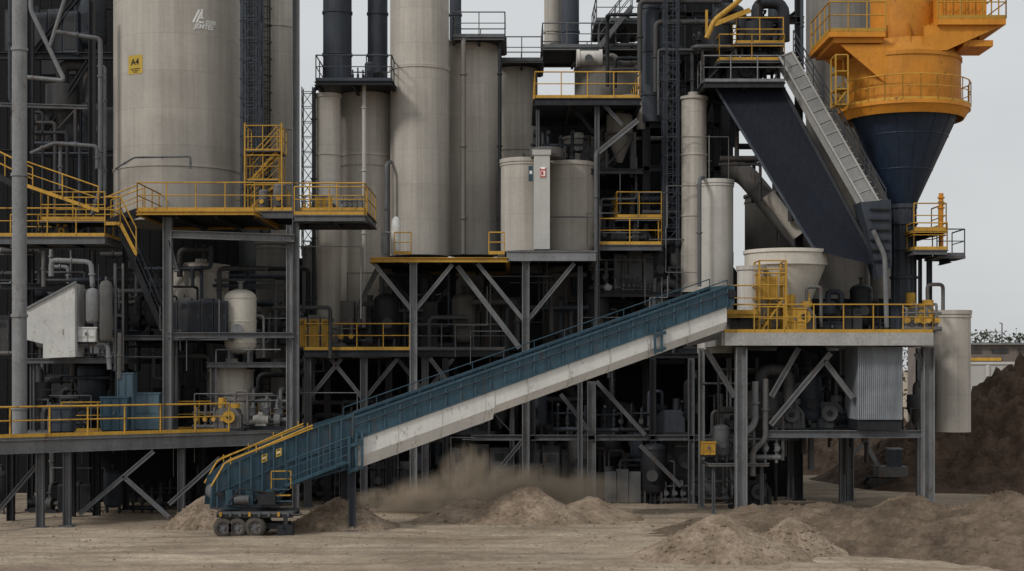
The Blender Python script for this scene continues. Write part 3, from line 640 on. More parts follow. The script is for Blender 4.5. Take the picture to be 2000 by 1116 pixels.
t.part('body',M().box(x0,x1,64.2,65.3,o.z,Z(303,64.2),LGREY));t.part('cap',M().lathe([(0,0),(.68,0),(.72,.12),(.72,.38),(.6,.42),(0,.45)],(X(1068,65),65.2,Z(303,64.2)+.003),DUCT,28).box(X(1040,64.2),X(1076,64.2),64.15,65.2,Z(303,64.2)+.003,Z(293,64.2),LGREY))
xx=X(1060,64.2);zz=Z(337,64.2);b=M().box(xx-.13,xx+.13,64.17,64.197,zz-.22,zz+.22,LOGO)
for q in (-.12,.1): b.box(xx+q,xx+q+.025,64.155,64.168,zz-.2,zz+.2,RED)
b.box(xx-.09,xx+.09,64.155,64.168,zz+.08,zz+.13,RED).box(xx-.06,xx+.02,64.155,64.168,zz-.12,zz+.04,RED).box(xx-.09,xx+.09,64.155,64.168,zz-.2,zz-.16,RED);t.part('red_sign',b)
xx=X(1037,64.6);zz=Z(337,64.2);t.part('blue_sign',M().box(xx-.1,xx+.09,64.6,64.66,zz-.32,zz+.32,BLUE).box(xx-.06,xx+.05,64.585,64.598,zz-.02,zz+.12,LOGO))
for px,a,c,Y,m_ in ((905,75,497,68.6,TAND),(976,75,497,68.9,DARK),(613,175,640,66.8,DARK),(711,150,640,66.9,PALE),(1366,350,560,64.7,STEEL),(1164,300,640,64.6,STEEL),(755,320,497,67.3,STEEL),(1052,215,310,70,STEEL)):
    pipe([P(px+8,a-3,Y+.6),P(px,a,Y),P(px,c,Y)],.09 if px!=905 else .12,m_,'vertical downpipe clamped to a silo')
platform(617,765,66.2,70,158,'dark rooftop walkway around the stack',edge=.18,em=DARK,rm=SLATE,rails='flrb',name='roof_walkway')
platform(885,986,68.6,72,72,'rooftop walkway with grey railing',edge=.15,em=STEEL,rm=STEEL,rails='flrb',name='roof_walkway')
platform(978,1060,72,75.5,118,'rooftop walkway with grey railing',edge=.12,em=STEEL,rm=STEEL,rails='flb',name='roof_walkway')
platform(1060,1250,71,75,92,'pipe bridge walkway with grey railings',edge=.15,em=STEEL,rm=STEEL,rails='flb',name='roof_walkway')
platform(1165,1255,71,75,40,'high walkway with grey railing',edge=.15,em=STEEL,rm=STEEL,rails='fl',name='roof_walkway')
b=M().stair(P(1170,92,70.6),P(1235,12,70.6),.8,STEEL,STEEL);solo(b,'steel_stair',P(1170,92,70.6),'sloping steel stair to the high walkway','stair')
t=T('pressure_drum',P(1150,112,70),'pale horizontal drum with pipe flanges','drum');t.part('shell',M().tube(P(1130,114,70),P(1172,114,70),.34,PALE,20).tube(P(1126,114,70),P(1132,114,70),.4,PALE,20).tube(P(1170,114,70),P(1176,114,70),.4,PALE,20));t.part('pipe',M().path([P(1175,112,70),P(1200,108,70),P(1210,125,70),P(1240,125,70)],.12,DUCT));t.part('flange',M().tube(P(1150,114,69.7),P(1150,114,69.4),.18,STEEL,14))
row(1180,1245,72,Z(92,71),(20,30),(1,7),(.3,.45));row(690,760,67,Z(158,66.2),(16,24),(7,3),(.3,.45))
platform(1045,1250,64.5,70,192,'upper steel deck with yellow railing on struts',edge=.3,em=DARK,rails='flr',name='upper_platform')
it=[('i',P(1050,300,64.8),P(1050,215,64.8),.14,STEEL),('i',V((X(1166,64.8),64.8,6.5)),P(1166,200,64.8),.2,STEEL),('i',P(1166,300,64.8),P(1246,235,64.8),.2,GREYP),('i',P(1180,205,64.8),P(1215,245,64.8),.15,STEEL),('i',P(1120,210,66),P(1160,260,66),.13,DARK)]
struct(it,'','diagonal steel struts under the upper deck')
platform(1168,1292,65,69,478,'grey equipment deck with yellow railing',edge=.25,rails='flr',name='equipment_deck');platform(1205,1292,66.5,70,425,'small yellow railed landing',edge=.15,rails='fl',name='equipment_deck')
row(1175,1290,67,Z(478,65),(26,40),(0,1,7,9),(.6,.9));row(1050,1250,67.5,Z(330,67),(40,60),(1,7,3,8),(.8,1.1))
for a,c,Ya,Yb,py in ((1100,1255,66.5,72,330),(1165,1440,66.5,73,570),(985,1440,66,73,690),(1250,1328,68.2,73,240),(1250,1328,68.2,73,440),(1330,1400,68,72,110)):
    platform(a,c,Ya,Yb,py,'dark steel floor crowded with plant machinery',edge=.22,em=DARK,rails='',name='mezzanine_floor',legs=(a+15,c-15) if py==690 else (),lw=.2,backlegs=False)
row(1180,1430,67.6,Z(570,66.5),(30,48),(0,1,5,7,9),(.7,1.1));row(1150,1420,67,Z(690,66),(32,52),(0,1,5,7,7,9),(.8,1.2));row(1260,1325,69.5,Z(240,68.2),(28,44),(1,7,3),(.8,1.3));row(1260,1325,69.5,Z(440,68.2),(28,44),(1,7,3),(.8,1.3));row(1335,1400,69,Z(110,68),(28,44),(1,7,3),(.7,1.))
row(1180,1300,66.8,Z(570,66.5),(30,40),(6,9,0),(.3,.45),(0,5,4))
rpipes(34,1050,1320,230,620,66.5,71);rpipes(16,1255,1320,0,200,67,71);rpipes(14,1380,1440,-20,160,66,70);rpipes(8,1385,1440,180,330,66,70)
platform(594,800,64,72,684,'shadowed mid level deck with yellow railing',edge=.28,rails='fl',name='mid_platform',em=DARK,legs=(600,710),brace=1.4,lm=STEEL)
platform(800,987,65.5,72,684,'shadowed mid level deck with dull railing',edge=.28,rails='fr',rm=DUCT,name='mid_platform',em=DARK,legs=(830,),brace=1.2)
row(600,790,65.6,Z(684,64),(36,60),(4,7,3,1),(.6,.9));row(610,985,68,Z(684,65),(45,70),(1,7,3,8),(.9,1.4))
rpipes(30,600,1160,520,680,65.5,72);rpipes(26,600,1400,700,900,66,72)
Yg=65.5;it=[('i',P(920,855,Yg),P(1560,855,Yg),.24,STEEL)]
for px in (640,760,870,1040,1155,1275,1350): it.append(('i',V((X(px,Yg),Yg,0)),P(px,700 if px!=1155 else 745,Yg),.26 if px!=1155 else .36,GREYP if px in (1155,) else STEEL if px==1350 else DARK))
for p,q in (((1165,745),(1260,850)),((955,940),(1030,850)),((1250,870),(1330,950)),((840,700),(900,780)),((1095,770),(1150,840))): it.append(('i',P(*p,Yg-.3),P(*q,Yg-.3),.17,STEEL))
struct(it,'','ground storey steel posts and braces')
row(600,1440,67.5,0,(38,62),(0,1,7,7,3,5),(.9,1.5));row(700,1440,66.3,2.95,(50,80),(1,7,3,5,0),(.7,1.1));row(1200,1440,65.8,0,(40,70),(0,1,7),(.7,1.))
b=M().box(X(600,70),X(1440,70),69.6,70,0,6.,BLACK);solo(b,'shade_back_wall',(X(1000,70),69.6,0),'near black wall painted as shade behind the ground floor machinery','wall')  # dark backing sheet, shade of the ground storey put into its colour
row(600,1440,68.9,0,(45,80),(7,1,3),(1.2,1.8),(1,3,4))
# ---------------- right platform ----------------
SLABC=paint('deck_edge_concrete',(.38,.37,.355),dirt=.5,var=.4)
t=platform(1415,1822,60,68.5,650,'concrete topped steel loading deck with yellow railing',edge=.5,em=SLABC,rails='fr',name='loading_platform',solid=True)
zd=t.z
for px,Yq,w in ((1447,60.3,.44),(1812,60.8,.44),(1797,64,.3),(1660,67.,.3),(1645,66,.25),(1370,64,.24),(1545,68,.3)):
    x=X(px,Yq);t.part('leg',M().ib((x,Yq,0),(x,Yq,zd-.55),w,w,GREYP,.05).box(x-w*.75,x+w*.75,Yq-w*.75,Yq+w*.75,0,.06,GREYP))
for p,q in (((1378,682),(1435,775)),((1560,680),(1506,775)),((1622,690),(1505,830)),((1610,705),(1665,778)),((1790,690),(1805,720))): t.part('brace',M().ib(P(*p,60.8),P(*q,60.8),.18,.2,GREYP))
t.part('brace',M().ib(V((X(1500,61),61,Z(848,61))),V((X(1805,61),61,Z(848,61))),.2,.3,STEEL));t.part('brace',M().beam(P(1340,668,61),P(1415,650,61),.2,.4,GREYP))
t.part('lower_floor',M().box(X(1510,61),X(1800,61),61.2,65,Z(852,61),Z(846,61),DARK))
b=M();x0=X(1676,60.6);x1=X(1763,60.6);n=22
pts=[]
for i in range(n):
    a=x0+(x1-x0)*i/n;w=(x1-x0)/n;pts+=[(a,60.6),(a+w*.5,60.6),(a+w*.6,60.65),(a+w*.9,60.65)]
b.prism(pts+[(x1,60.6),(x1,63),(x0,63)],Z(820,60.6),zd-.55,paint('light_cladding',(.34,.365,.40),dirt=.3));b.box(x0,x1,60.7,63,Z(840,60.6),Z(820,60.6)-.003,DARK);solo(b,'clad_hopper_housing',(x0,60.6,Z(840,60.6)),'pale blue grey ribbed cladding box below the deck','cladding box')
row(1455,1530,63.5,0,(50,70),(0,1,7),(.8,1.1));row(1520,1680,63,Z(846,61),(35,50),(1,7,0,3),(.7,1.));row(1460,1660,66,3.2,(35,50),(1,7,7),(1.,1.3));row(1770,1800,63,Z(846,61),(20,30),(1,7),(.6,.7))
rpipes(20,1440,1680,690,780,62,67)
b=M().box(X(1430,69.5),X(1545,69.5),69.5,70,0,6.6,BLACK);solo(b,'shade_back_wall',(X(1500,69.5),69.5,0),'near black wall painted as shade under the loading deck','wall')  # black backing, colour stands in for shade below the deck
b=M().box(X(1545,69.5),X(1760,69.5),69.5,70,2.7,6.6,BLACK);solo(b,'shade_wall_panel',(X(1630,69.5),69.5,2.7),'near black panel painted as shade under the loading deck','wall')  # raised black sheet, likewise shade painted as a surface
pipe([P(1495,740,60.9),P(1495,860,60.9),P(1470,880,60.9),P(1470,930,60.9)],.12,DUCT);pipe([P(1475,745,61),P(1475,830,61),P(1450,850,61)],.14,GREYP)
machine(4,9,X(1485,61),61.2,Z(905,61),.9);machine(3,1,X(1490,61.5),61.8,Z(900,61),1.2);machine(1,9,X(1410,61.5),61.7,Z(905,61),.55)
platform(1385,1500,60.8,63,905,'small steel service ledge with pumps',edge=.12,em=DUCT,rails='',name='service_ledge',legs=(1395,1490),lw=.12,backlegs=False)
crate(1370,1398,866,60.8,.5,YEL,'small yellow motor box on a bracket','motor_box',Z(893,60.8))
Yf=64.;o=V((X(1535,Yf),Yf,zd));rr=80*Yf/F;z1=Z(485,Yf-rr)-zd;z2=Z(515,Yf-rr)-zd
t=T('funnel_hopper',o,'cream conical funnel hopper above the deck','hopper');t.part('cone',M().lathe([(.35,.3),(.6,.3),(rr*.95,z2),(rr,z2),(rr,z1),(rr-.08,z1),(rr-.1,z2),(.3,.4)],o,CREAM,48))
t.part('rim',M().lathe([(rr,z1-.12),(rr+.06,z1-.12),(rr+.06,z1+.02),(rr-.05,z1+.02)],o,CREAM,48))
for a in (.8,2.4,3.9,5.5): t.part('support_leg',M().beam(o+V((1.1*math.cos(a),1.1*math.sin(a),0)),o+V((1.1*math.cos(a),1.1*math.sin(a),z2*.75)),.12,.12,YEL))
silo(1440,1492,520,640,62.8,'short cream drum beside the funnel',PALE,name='drum_tank',cat='tank',roof='flat')
b=M()
for k in range(2):
    z=zd+1.35*k;x0=X(1483,61.2);x1=X(1535,61.2);b.box(x0,x1,61.2,62.4,z+.02,z+.06,YEL).rail([(x0,62.4,z),(x0,61.2,z),(x1,61.2,z),(x1,62.4,z)],YEL,1.05,.03,.4,.08)
for xx in (1483,1535): 
    for yy in (61.2,62.4): b.beam((X(xx,61.2),yy,zd),(X(xx,61.2),yy,zd+2.9),.08,.08,YEL)
for z in (2.55,2.9): b.rail([(x0,62.4,zd+z-.9),(x0,61.2,zd+z-.9),(x1,61.2,zd+z-.9),(x1,62.4,zd+z-.9)],YEL,.9,.025,3,0,())
b.stair((X(1486,61),61.25,zd),(X(1530,61),61.25,zd+1.35),.6,YEL,None,sh=.08).box(X(1495,61),X(1525,61),61.6,62.2,zd+1.42,zd+2.3,YEL)
solo(b,'operator_cage',(X(1510,61),61.2,zd),'yellow steel operator cage on the deck','cage')
machine(5,4,X(1560,62),62,zd,.9);crate(1530,1575,604,61.4,.9,YEL,'yellow machine housing on the deck','machine_housing',zd);crate(1425,1470,610,62.0,.8,DUCT,'grey machine housing on the deck','machine_housing',zd)
platform(1418,1480,61,62.5,612,'small raised yellow step platform',edge=.1,em=YEL,rails='flr',name='step_platform')
crate(1600,1650,632,62.5,1,DARK,'low black skid box on the deck','skid_box',zd)
b=M().box(X(1585,66),X(1760,66),66,68,zd+.02,zd+1.6,DARK);solo(b,'feeder_housing',(X(1680,66),66,zd),'dark enclosed feeder housing','feeder');row(1600,1740,65,zd,(30,45),(7,3,1),(.5,.8))
machine(4,4,X(1800,62),62,zd,.8);machine(5,4,X(1795,64),64,zd,1.)
# ---------------- orange silo with navy cone ----------------
Yo=64.5;cx=X(1765,Yo);o=V((cx,Yo,zd));k=Yo/F;rf=lambda px:px*k
zz=lambda py,rad=0:Z(py,Yo-rad)-zd
t=T('hopper_silo',o,'orange steel silo with navy cone and railed platforms','silo')
rc=rf(108);b=M().lathe([(rc,zz(202,rc)),(rc,zz(96,rc)),(rf(86),zz(66,rc)),(rf(64),zz(66,rc)),(rf(64),zz(-60,rc)),(0,zz(-60,rc))],o,ORG,56)
b.lathe([(rc,zz(100,rc)-.1),(rc+.05,zz(100,rc)-.1),(rc+.05,zz(100,rc)+.03),(rc,zz(100,rc)+.03)],o,ORG,56)
t.part('drum',b)
b=M().lathe([(rf(21),zz(408)),(rf(105),zz(206,rc)),(rf(105),zz(200,rc))],o,CONEN,48)
for i in range(16):
    a=2*math.pi*i/16;p=o+V((rf(22)*math.cos(a),rf(22)*math.sin(a),zz(405)));q=o+V((rf(105)*math.cos(a),rf(105)*math.sin(a),zz(207,rc)));b.beam(p,q,.02,.02,CONEN)
for f in (.4,.75): rr=rf(21+84*f);b.lathe([(rr,zz(408)+(zz(206,rc)-zz(408))*f-.02),(rr+.02,zz(408)+(zz(206,rc)-zz(408))*f),(rr+.015,zz(408)+(zz(206,rc)-zz(408))*f+.04)],o,CONEN,40)
t.part('cone',b,'dark navy ribbed discharge cone')
b=M().lathe([(rf(23),0),(rf(23),zz(408)),(rf(26),zz(408)),(rf(26),zz(400))],o,SLATE,28)
for py in (440,490,545): b.lathe([(rf(23),zz(py)),(rf(27),zz(py)),(rf(27),zz(py)+.1),(rf(23),zz(py)+.1)],o,SLATE,28)
for a in range(12): b.beam(o+V((rf(24)*math.cos(a*.5236),rf(24)*math.sin(a*.5236),0)),o+V((rf(24)*math.cos(a*.5236),rf(24)*math.sin(a*.5236),zz(408))),.05,.05,SLATE)
t.part('discharge_column',b)
b=M();rd=rf(126);zr=zz(192,rd);b.lathe([(rc,zr-.12),(rc+.12,zr-.5),(rd-.05,zr-.16),(rd,zr-.16),(rd,zr),(rc,zr)],o,ORG,48)
t.part('ring_walkway',b)
t.part('ring_railing',M().rail([o+V((rd*math.cos(2*math.pi*i/24),rd*math.sin(2*math.pi*i/24),zr)) for i in range(25)],YEL,1.0,.022,1.,.08))
b=M();x0=X(1620,62.2);zu=Z(72,62.2)
b.box(x0,X(1730,62.2),62.2,66.5,zu,zu+.22,ORG).box(x0+.2,X(1725,62.2),62.4,66,zu-.2,zu-.003,ORG)
x2=X(1965,62.2);x3=X(1832,62.2);zv=Z(48,62.2);b.box(x3,x2,62.2,66,zv,zv+.25,ORG).box(x3+.15,x2-.7,62.5,65.8,zv+.253,zv+1.3,ORG)
for yy in (62.4,65): b.slab([(x3-.5,yy,zv-1.0),(x3+.4,yy,zv-1.0),(x2-1.,yy,zv-.4),(x2-.1,yy,zv-.003),(x3-.5,yy,zv-.003)],(0,.12,0),ORG)
for yy in (62.5,65.5): b.slab([(x0+.5,yy,zu-.253),(x0+3.2,yy,zu-.253),(x0+3.2,yy,zu-2.4),(x0+2.2,yy,zu-1.7)],(0,.12,0),ORG)
b.ib((x2-1,63,zv-.1),(x2-1,63,zv-.8),.3,.3,ORG).box(x2-1.6,x2-.4,62.6,64.5,zv-.8,zv-.55,ORG)
for i in range(6): b.box(x3+.3+i*.3,x3+.36+i*.3,62.42,62.497,zv+.3,zv+1.25,ORG)
t.part('top_platform',b)
t.part('top_railing',M().rail([(x0,66,zu+.22),(x0,62.2,zu+.22),(X(1730,62.2),62.2,zu+.22)],YEL,1.2,.03,.9));t.part('top_railing',M().rail([(x3,62.2,zv+.25),(x2,62.2,zv+.25),(x2,66,zv+.25)],YEL,1.2,.03,.9))
for i in range(10):
    a=2*math.pi*i/10+.2;t.part('gusset',M().slab([o+V((rf(60)*math.cos(a),rf(60)*math.sin(a),zz(30,rc))),o+V((rf(60)*math.cos(a),rf(60)*math.sin(a),zz(68,rc))),o+V((rf(104)*math.cos(a),rf(104)*math.sin(a),zz(93,rc))),o+V((rf(82)*math.cos(a),rf(82)*math.sin(a),zz(50,rc)))],(.05,.05,0),ORG))
b=M();x0=X(1632,62.3);x1=X(1656,62.3)
for xx in (x0,x1):
    for yy in (62.3,63.2): b.beam((xx,yy,Z(205,62.3)),(xx,yy,Z(108,62.3)),.06,.06,YEL)
for py in (205,175,140,108): b.box(x0,x1,62.3,63.2,Z(py,62.3),Z(py,62.3)+.05,YEL)
b.stair((x0,62.4,Z(205,62.3)),(x1,62.4,Z(175,62.3)),.5,YEL,sh=.08);t.part('access_cage',b)
platform(1785,1850,62.8,65,488,'small yellow railed platform beside the column',edge=.2,rails='flrb',name='side_platform');platform(1785,1848,62.8,65,450,'upper yellow rail landing beside the column',edge=.1,em=YEL,rails='fr',name='side_platform')
platform(1830,1884,63.2,65,500,'tiny grey bracket walkway',edge=.1,rm=STEEL,rails='fr',name='side_platform')
b=M().tube(P(1838,488,63.4),P(1838,378,63.4),.1,ORG,12)
for q in (385,395,405): b.tube(P(1838,q+3,63.4),P(1838,q,63.4),.15,DARK if q==395 else ORG,12)
solo(b,'warning_beacon_post',P(1838,488,63.4),'orange ringed vent post','post')
struct([('i',V((X(1815,64.5),64.5,zd)),P(1815,500,64.5),.2,SLATE),('i',V((X(1797,64),64,zd)),P(1797,500,64),.14,DARK)],'','slim steel supports beside the hopper column')
row(1790,1812,63.6,Z(488,62.8),(15,25),(4,7),(.4,.5))
# ---------------- navy inclined gallery ----------------
ax=[P(1398,172,65.5),P(1520,158,65.5),P(1716,520,62.8),P(1592,490,62.8)]
t=T('inclined_conveyor_gallery',P(1650,500,62.8),'steep navy enclosed conveyor gallery with stairway','conveyor gallery')
t.part('casing',M().slab(ax,(.25,2.2,.35),NAVY))
t.part('edge_angle',M().beam(ax[1]+V((.02,-.04,0)),ax[2]+V((.02,-.04,0)),.1,.14,DARK));t.part('edge_angle',M().beam(ax[0]+V((0,-.04,0)),ax[3]+V((0,-.04,0)),.1,.1,SLATE))
SGREY=paint('stair_grey_paint',(.38,.375,.36),dirt=.4,var=.35);SG2=paint('stair_panel_paint',(.24,.24,.235),dirt=.4,var=.35)
p=P(1520,112,65.3);q=P(1700,425,62.9);b=M();w=V((.62,0,.24))
L=(q-p).length;k=int(L/.55)
b.slab([p,q,q+w,p+w],(0,.05,0),SG2).slab([p+V((0,-.02,0)),q+V((0,-.02,0)),q+w*.12+V((0,-.02,0)),p+w*.12+V((0,-.02,0))],(0,-.06,0),SGREY).slab([p+w+V((0,-.02,0)),q+w+V((0,-.02,0)),q+w*.88+V((0,-.02,0)),p+w*.88+V((0,-.02,0))],(0,-.06,0),SGREY)
for i in range(k+1):
    c=p.lerp(q,i/k)+V((0,-.02,0));b.beam(c,c+w,.05,.05,SGREY)
b.slab([p+V((0,.9,0)),q+V((0,.9,0)),q+w+V((0,.9,0)),p+w+V((0,.9,0))],(0,.03,0),SGREY)
for i in range(k*2):
    c=p.lerp(q,i/k/2)+w+V((0,.05,0));b.slab([c,c+V((.14,0,0)),c+V((.14,.85,0)),c+V((0,.85,0))],(0,0,.03),SGREY)
t.part('stairway',b)
t.part('railing',M().rail([p+w*1.05+V((0,.05,0)),q+w*1.05+V((0,.05,0))],SLATE,.9,.026,.9,0,(.35,.65)))
platform(1375,1532,64.8,68,160,'gallery head platform with grey railing',edge=.25,em=DARK,rm=GREYP,rails='flr',name='head_platform')
platform(1405,1532,65.4,68,118,'upper gallery landing with yellow railing',edge=.12,em=STEEL,rm=YEL,rails='flrb',name='head_platform');platform(1438,1530,65.9,68,85,'upper gallery landing with yellow cage',edge=.1,em=STEEL,rails='flb',name='head_platform')
machine(5,3,X(1450,66.5),66.6,Z(160,64.8),1.);machine(0,3,X(1500,66.2),66.4,Z(118,65.4),.8);machine(3,7,X(1400,67),67,Z(160,64.8),1.2);machine(3,7,X(1480,67),67.2,Z(160,64.8),1.3)
b=M().path([P(1380,75,64.5),P(1395,40,64.5),P(1440,5,64.5),P(1470,-30,64.5)],.11,YEL).beam(P(1380,75,64.5),P(1380,20,64.5),.1,.1,YEL).beam(P(1395,48,64.5),P(1465,20,64.5),.12,.2,YEL);solo(b,'davit_arm',P(1380,75,64.5),'yellow curved davit arm','crane arm')
t=T('transfer_chute',P(1715,520,63),'slate steel transfer chute and guard at gallery foot','chute');t.part('body',M().slab([P(1680,395,62.4),P(1740,390,62.4),P(1742,520,62.4),P(1716,545,62.4),P(1692,440,62.4)],(0,1.3,0),SLATE))
for i in range(6): t.part('rib',M().box(X(1700,62.3),X(1738,62.3),62.28,62.39,Z(410+i*20,62.3),Z(407+i*20,62.3),DARK))
t.part('pipe',M().path([P(1705,450,62.1),P(1728,500,62.1),P(1732,640,62.1)],.1,GREYP))
pipe([P(1400,330,68),P(1450,335,68),P(1480,370,68),P(1530,430,68),P(1580,490,68)],.5,DUCT,'wide curved grey ventilation duct','ventilation_duct');pipe([P(1500,380,67),P(1560,460,67)],.3,TAN,'slanted pale duct section','ventilation_duct')
# ---------------- main blue conveyor ----------------
A=P(1420,600,59.5);B=P(690,862,54.6);u=(A-B).normalized();wv=u.cross(V((0,0,1))).normalized()
if wv.y<0: wv=-wv
zb=V((0,0,1));W=1.5
def onp(px,py,off=0.):
    k=(px-1000)/F;B0=B+wv*off;s=(B0.x-k*B0.y)/(k*u.y-u.x);p=B0+u*s;return V((p.x,p.y,Z(py,p.y)))
C=onp(418,962)
t=T('belt_conveyor',V((C.x+.8,C.y+.7,0)),'long inclined blue belt conveyor with white girder','conveyor')
def sec(p,q,pts,m,b):
    n=len(pts);vs=[e+wv*a+zb*c for e in (p,q) for a,c in pts]
    b.add(vs,[list(range(n)),list(range(n,2*n))[::-1]]+[(i,(i+1)%n,n+(i+1)%n,n+i) for i in range(n)],m)
L=(A-B).length
J=B+u*L*.36;b=M()
sec(B,J-u*.02,[(0,0),(0,-.62),(.22,-1.06),(W-.22,-1.06),(W,-.62),(W,0)],GIRD,b)
sec(J,A,[(.02,-.003),(.02,-.56),(.22,-.88),(W-.22,-.88),(W-.02,-.56),(W-.02,-.003)],GIRD,b)
for i in range(1,9):
    p=B+u*L*i/9;f=1.08 if i<4 else .9;h=.63 if i<4 else .57;sec(p,p+u*.03,[(-.01,-.01),(-.01,-h),(.21,-f),(W-.21,-f),(W+.01,-h),(W+.01,-.01)],LGREY,b)
t.part('girder',b,'off-white faceted box girder')
b=M()
for s in (0,W):
    e=wv*s;b.slab([B+e+zb*.05,A+e+zb*.05,A+e+zb*.80,B+e+zb*.80],wv*.03,BLUE)
    for h in (.045,.82): b.beam(B+e+zb*h,A+e+zb*h,.14,.06,BLUE)
    n=26
    for i in range(n+1):
        p=B.lerp(A,i/n)+e;b.beam(p+zb*.08-wv*.02,p+zb*.8-wv*.02,.04,.06,BLUE)
b.slab([B+zb*.6+wv*.05,A+zb*.6+wv*.05,A+zb*.6+wv*(W-.03),B+zb*.6+wv*(W-.03)],(0,0,.05),RUB)
t.part('side_frame',b)
for q,h in ((-.02,.2),(W,.32)): t.part('handrail',M().rail([B+zb*.84+wv*q,A+zb*.84+wv*q],BLUE,h,.02,1.3,0,()))
t.part('cable_conduit',M().tube(B+zb*.55-wv*.06,A+zb*.55-wv*.06,.025,SLATE,6))
tp=[(690,812),(600,840),(452,905),(416,936),(411,992),(470,994),(505,972),(560,950),(640,926),(690,912)]
prof=[onp(*p) for p in tp];b=M()
for s in (0,W-.04): b.slab([p+wv*s for p in prof],wv*.04,BLUE)
for p,q in zip(prof,prof[1:]+prof[:1]): b.beam(p-wv*.02,q-wv*.02,.08,.07,BLUE)
def edge_y(px,pts):
    for (a,ya),(c,yc) in zip(pts,pts[1:]):
        if min(a,c)<=px<=max(a,c): return ya+(yc-ya)*(px-a)/(c-a)
    return pts[-1][1]
top=tp[:4];bot=tp[4:]
for px in range(424,690,22): b.beam(onp(px,edge_y(px,top)+2)-wv*.04,onp(px,edge_y(px,bot)-2)-wv*.04,.06,.06,BLUE)
for f in (.5,):
    pv=None
    for px in (418,452,505,560,640,690):
        c=onp(px,edge_y(px,top)*(1-f)+edge_y(px,bot)*f)-wv*.035
        if pv is not None: b.beam(pv,c,.04,.05,BLUE)
        pv=c
b.slab([onp(425,945,.05),onp(690,835,.05),onp(690,835,W-.05),onp(425,945,W-.05)],(0,0,.05),RUB)
t.part('tail_frame',b,'blue ribbed tail frame')
c=onp(428,965);t.part('tail_drum',M().tube(c+wv*.1,c+wv*(W-.1),.28,STEEL,22).tube(c-wv*.08,c+wv*.1,.12,DARK,14))
for s in (-.06,W+.05):
    b=M();b.path([onp(412,950)+wv*s,onp(438,905)+wv*s,onp(610,831)+wv*s],.03,YEL);b.beam(onp(445,900)+wv*s,onp(610,836)+wv*s,.04,.06,YEL)
    for px in (450,500,550,600): b.tube(onp(px,edge_y(px,top))+wv*s,onp(px,edge_y(px,top)-14)+wv*s,.02,YEL,6)
    t.part('yellow_handrail',b)
for px,py in ((510,888),(538,877)):
    b=M();p=onp(px,py+16)-wv*.1;b.slab([p,p+u*.2,p+u*.2+zb*.26,p+zb*.26],wv*-.012,SIGNY)
    for k in range(3): q=p-wv*.014+u*.03+zb*(.04+.08*k);b.slab([q,q+u*.13,q+u*.13+zb*.04,q+zb*.04],wv*-.006,WHT if k%2 else INK)
    t.part('warning_label',b)
b=M();p=onp(560,952,-.7);q=onp(680,905,-.7);b.rail([p,q],BLUE,.9,.02,.5,0,(.35,.7));b.slab([p,q,q+wv*.65,p+wv*.65],(0,0,.04),BLUE);t.part('access_walkway',b)
b=M();m0=onp(530,955,-.6);b.rail([m0,m0+V((.65,.15,0))],YEL,.6,.022,.6,0)
for k in range(3): b.slab([m0+V((.05*k,0,-.05-.2*k)),m0+V((.6+.05*k,0,-.05-.2*k)),m0+V((.6+.05*k,.3,-.05-.2*k)),m0+V((.05*k,.3,-.05-.2*k))],(0,0,.04),YEL if k==1 else BLUE)
t.part('access_step',b)
for f,hh,nm in ((-.012,1.1,1),(.79,.8,0)):
    p=B+u*L*f;b=M()
    for d in (0,.28,.5) if nm else (0,.3): b.beam(p+u*d-wv*.12+zb*.25,p+u*d-wv*.12-zb*hh,.12,.09,BLUE)
    b.beam(p-wv*.15-zb*.1,p+u*.45-wv*.15-zb*.1,.1,.12,BLUE).beam(p-wv*.15-zb*(hh-.1),p+u*.45-wv*.15-zb*(hh-.1),.1,.12,BLUE);t.part('joint_bracket',b)
for s in (.15,W-.15):
    e=B+wv*s-zb*.5;t.part('support_leg',M().ib(V((e.x,e.y,0)),e,.24,.24,SLATE).box(e.x-.25,e.x+.25,e.y-.25,e.y+.25,0,.05,SLATE))
by=52.9+.75;b=M();zt=.66
x0=X(423,52.9);x1=X(572,52.9);xc=(x0+x1)/2
b.box(x0,x1,by-.8,by+.8,zt+.12,zt+.2,STEEL).box(x0,x1,by-.78,by-.68,zt,zt+.117,DARK).box(x0,x1,by+.68,by+.78,zt,zt+.117,DARK)
for i in range(8): xx=x0+.15+(x1-x0-.3)*i/7;b.box(xx-.04,xx+.04,by-.84,by-.803,zt+.05,zt+.2,YEL if i%3==0 else STEEL)
t.part('bogie_deck',b)
b=M().tube((xc-.2,by,zt+.2),(xc-.2,by,zt+.34),.6,DARK,24).box(xc-1.1,xc+.8,by-.55,by+.55,zt+.34,zt+.44,SLATE)
for sx in (-.9,-.2,.5): b.box(xc+sx-.12,xc+sx+.12,by-.7,by-.5,zt+.44,zt+.95,BLUE)
b.box(xc+.1,xc+.7,by-.75,by-.35,zt+.445,zt+.9,DARK).tube((xc-.7,by-.72,zt+.62),(xc-.2,by-.72,zt+.62),.15,STEEL,14).path([(xc-.9,by-.8,zt+.5),(xc-.5,by-.85,zt+1.0),(xc+.3,by-.8,zt+.9)],.03,DARK)
b.beam((xc+.6,by-.4,zt+.45),onp(560,950,.3),.1,.1,BLUE).beam((xc+.6,by+.4,zt+.45),onp(560,950,W-.2),.1,.1,BLUE);t.part('turntable_gear',b)
DUSTY=paint('dusty_rubber',(.07,.061,.052),dirt=.5,rough=.9)
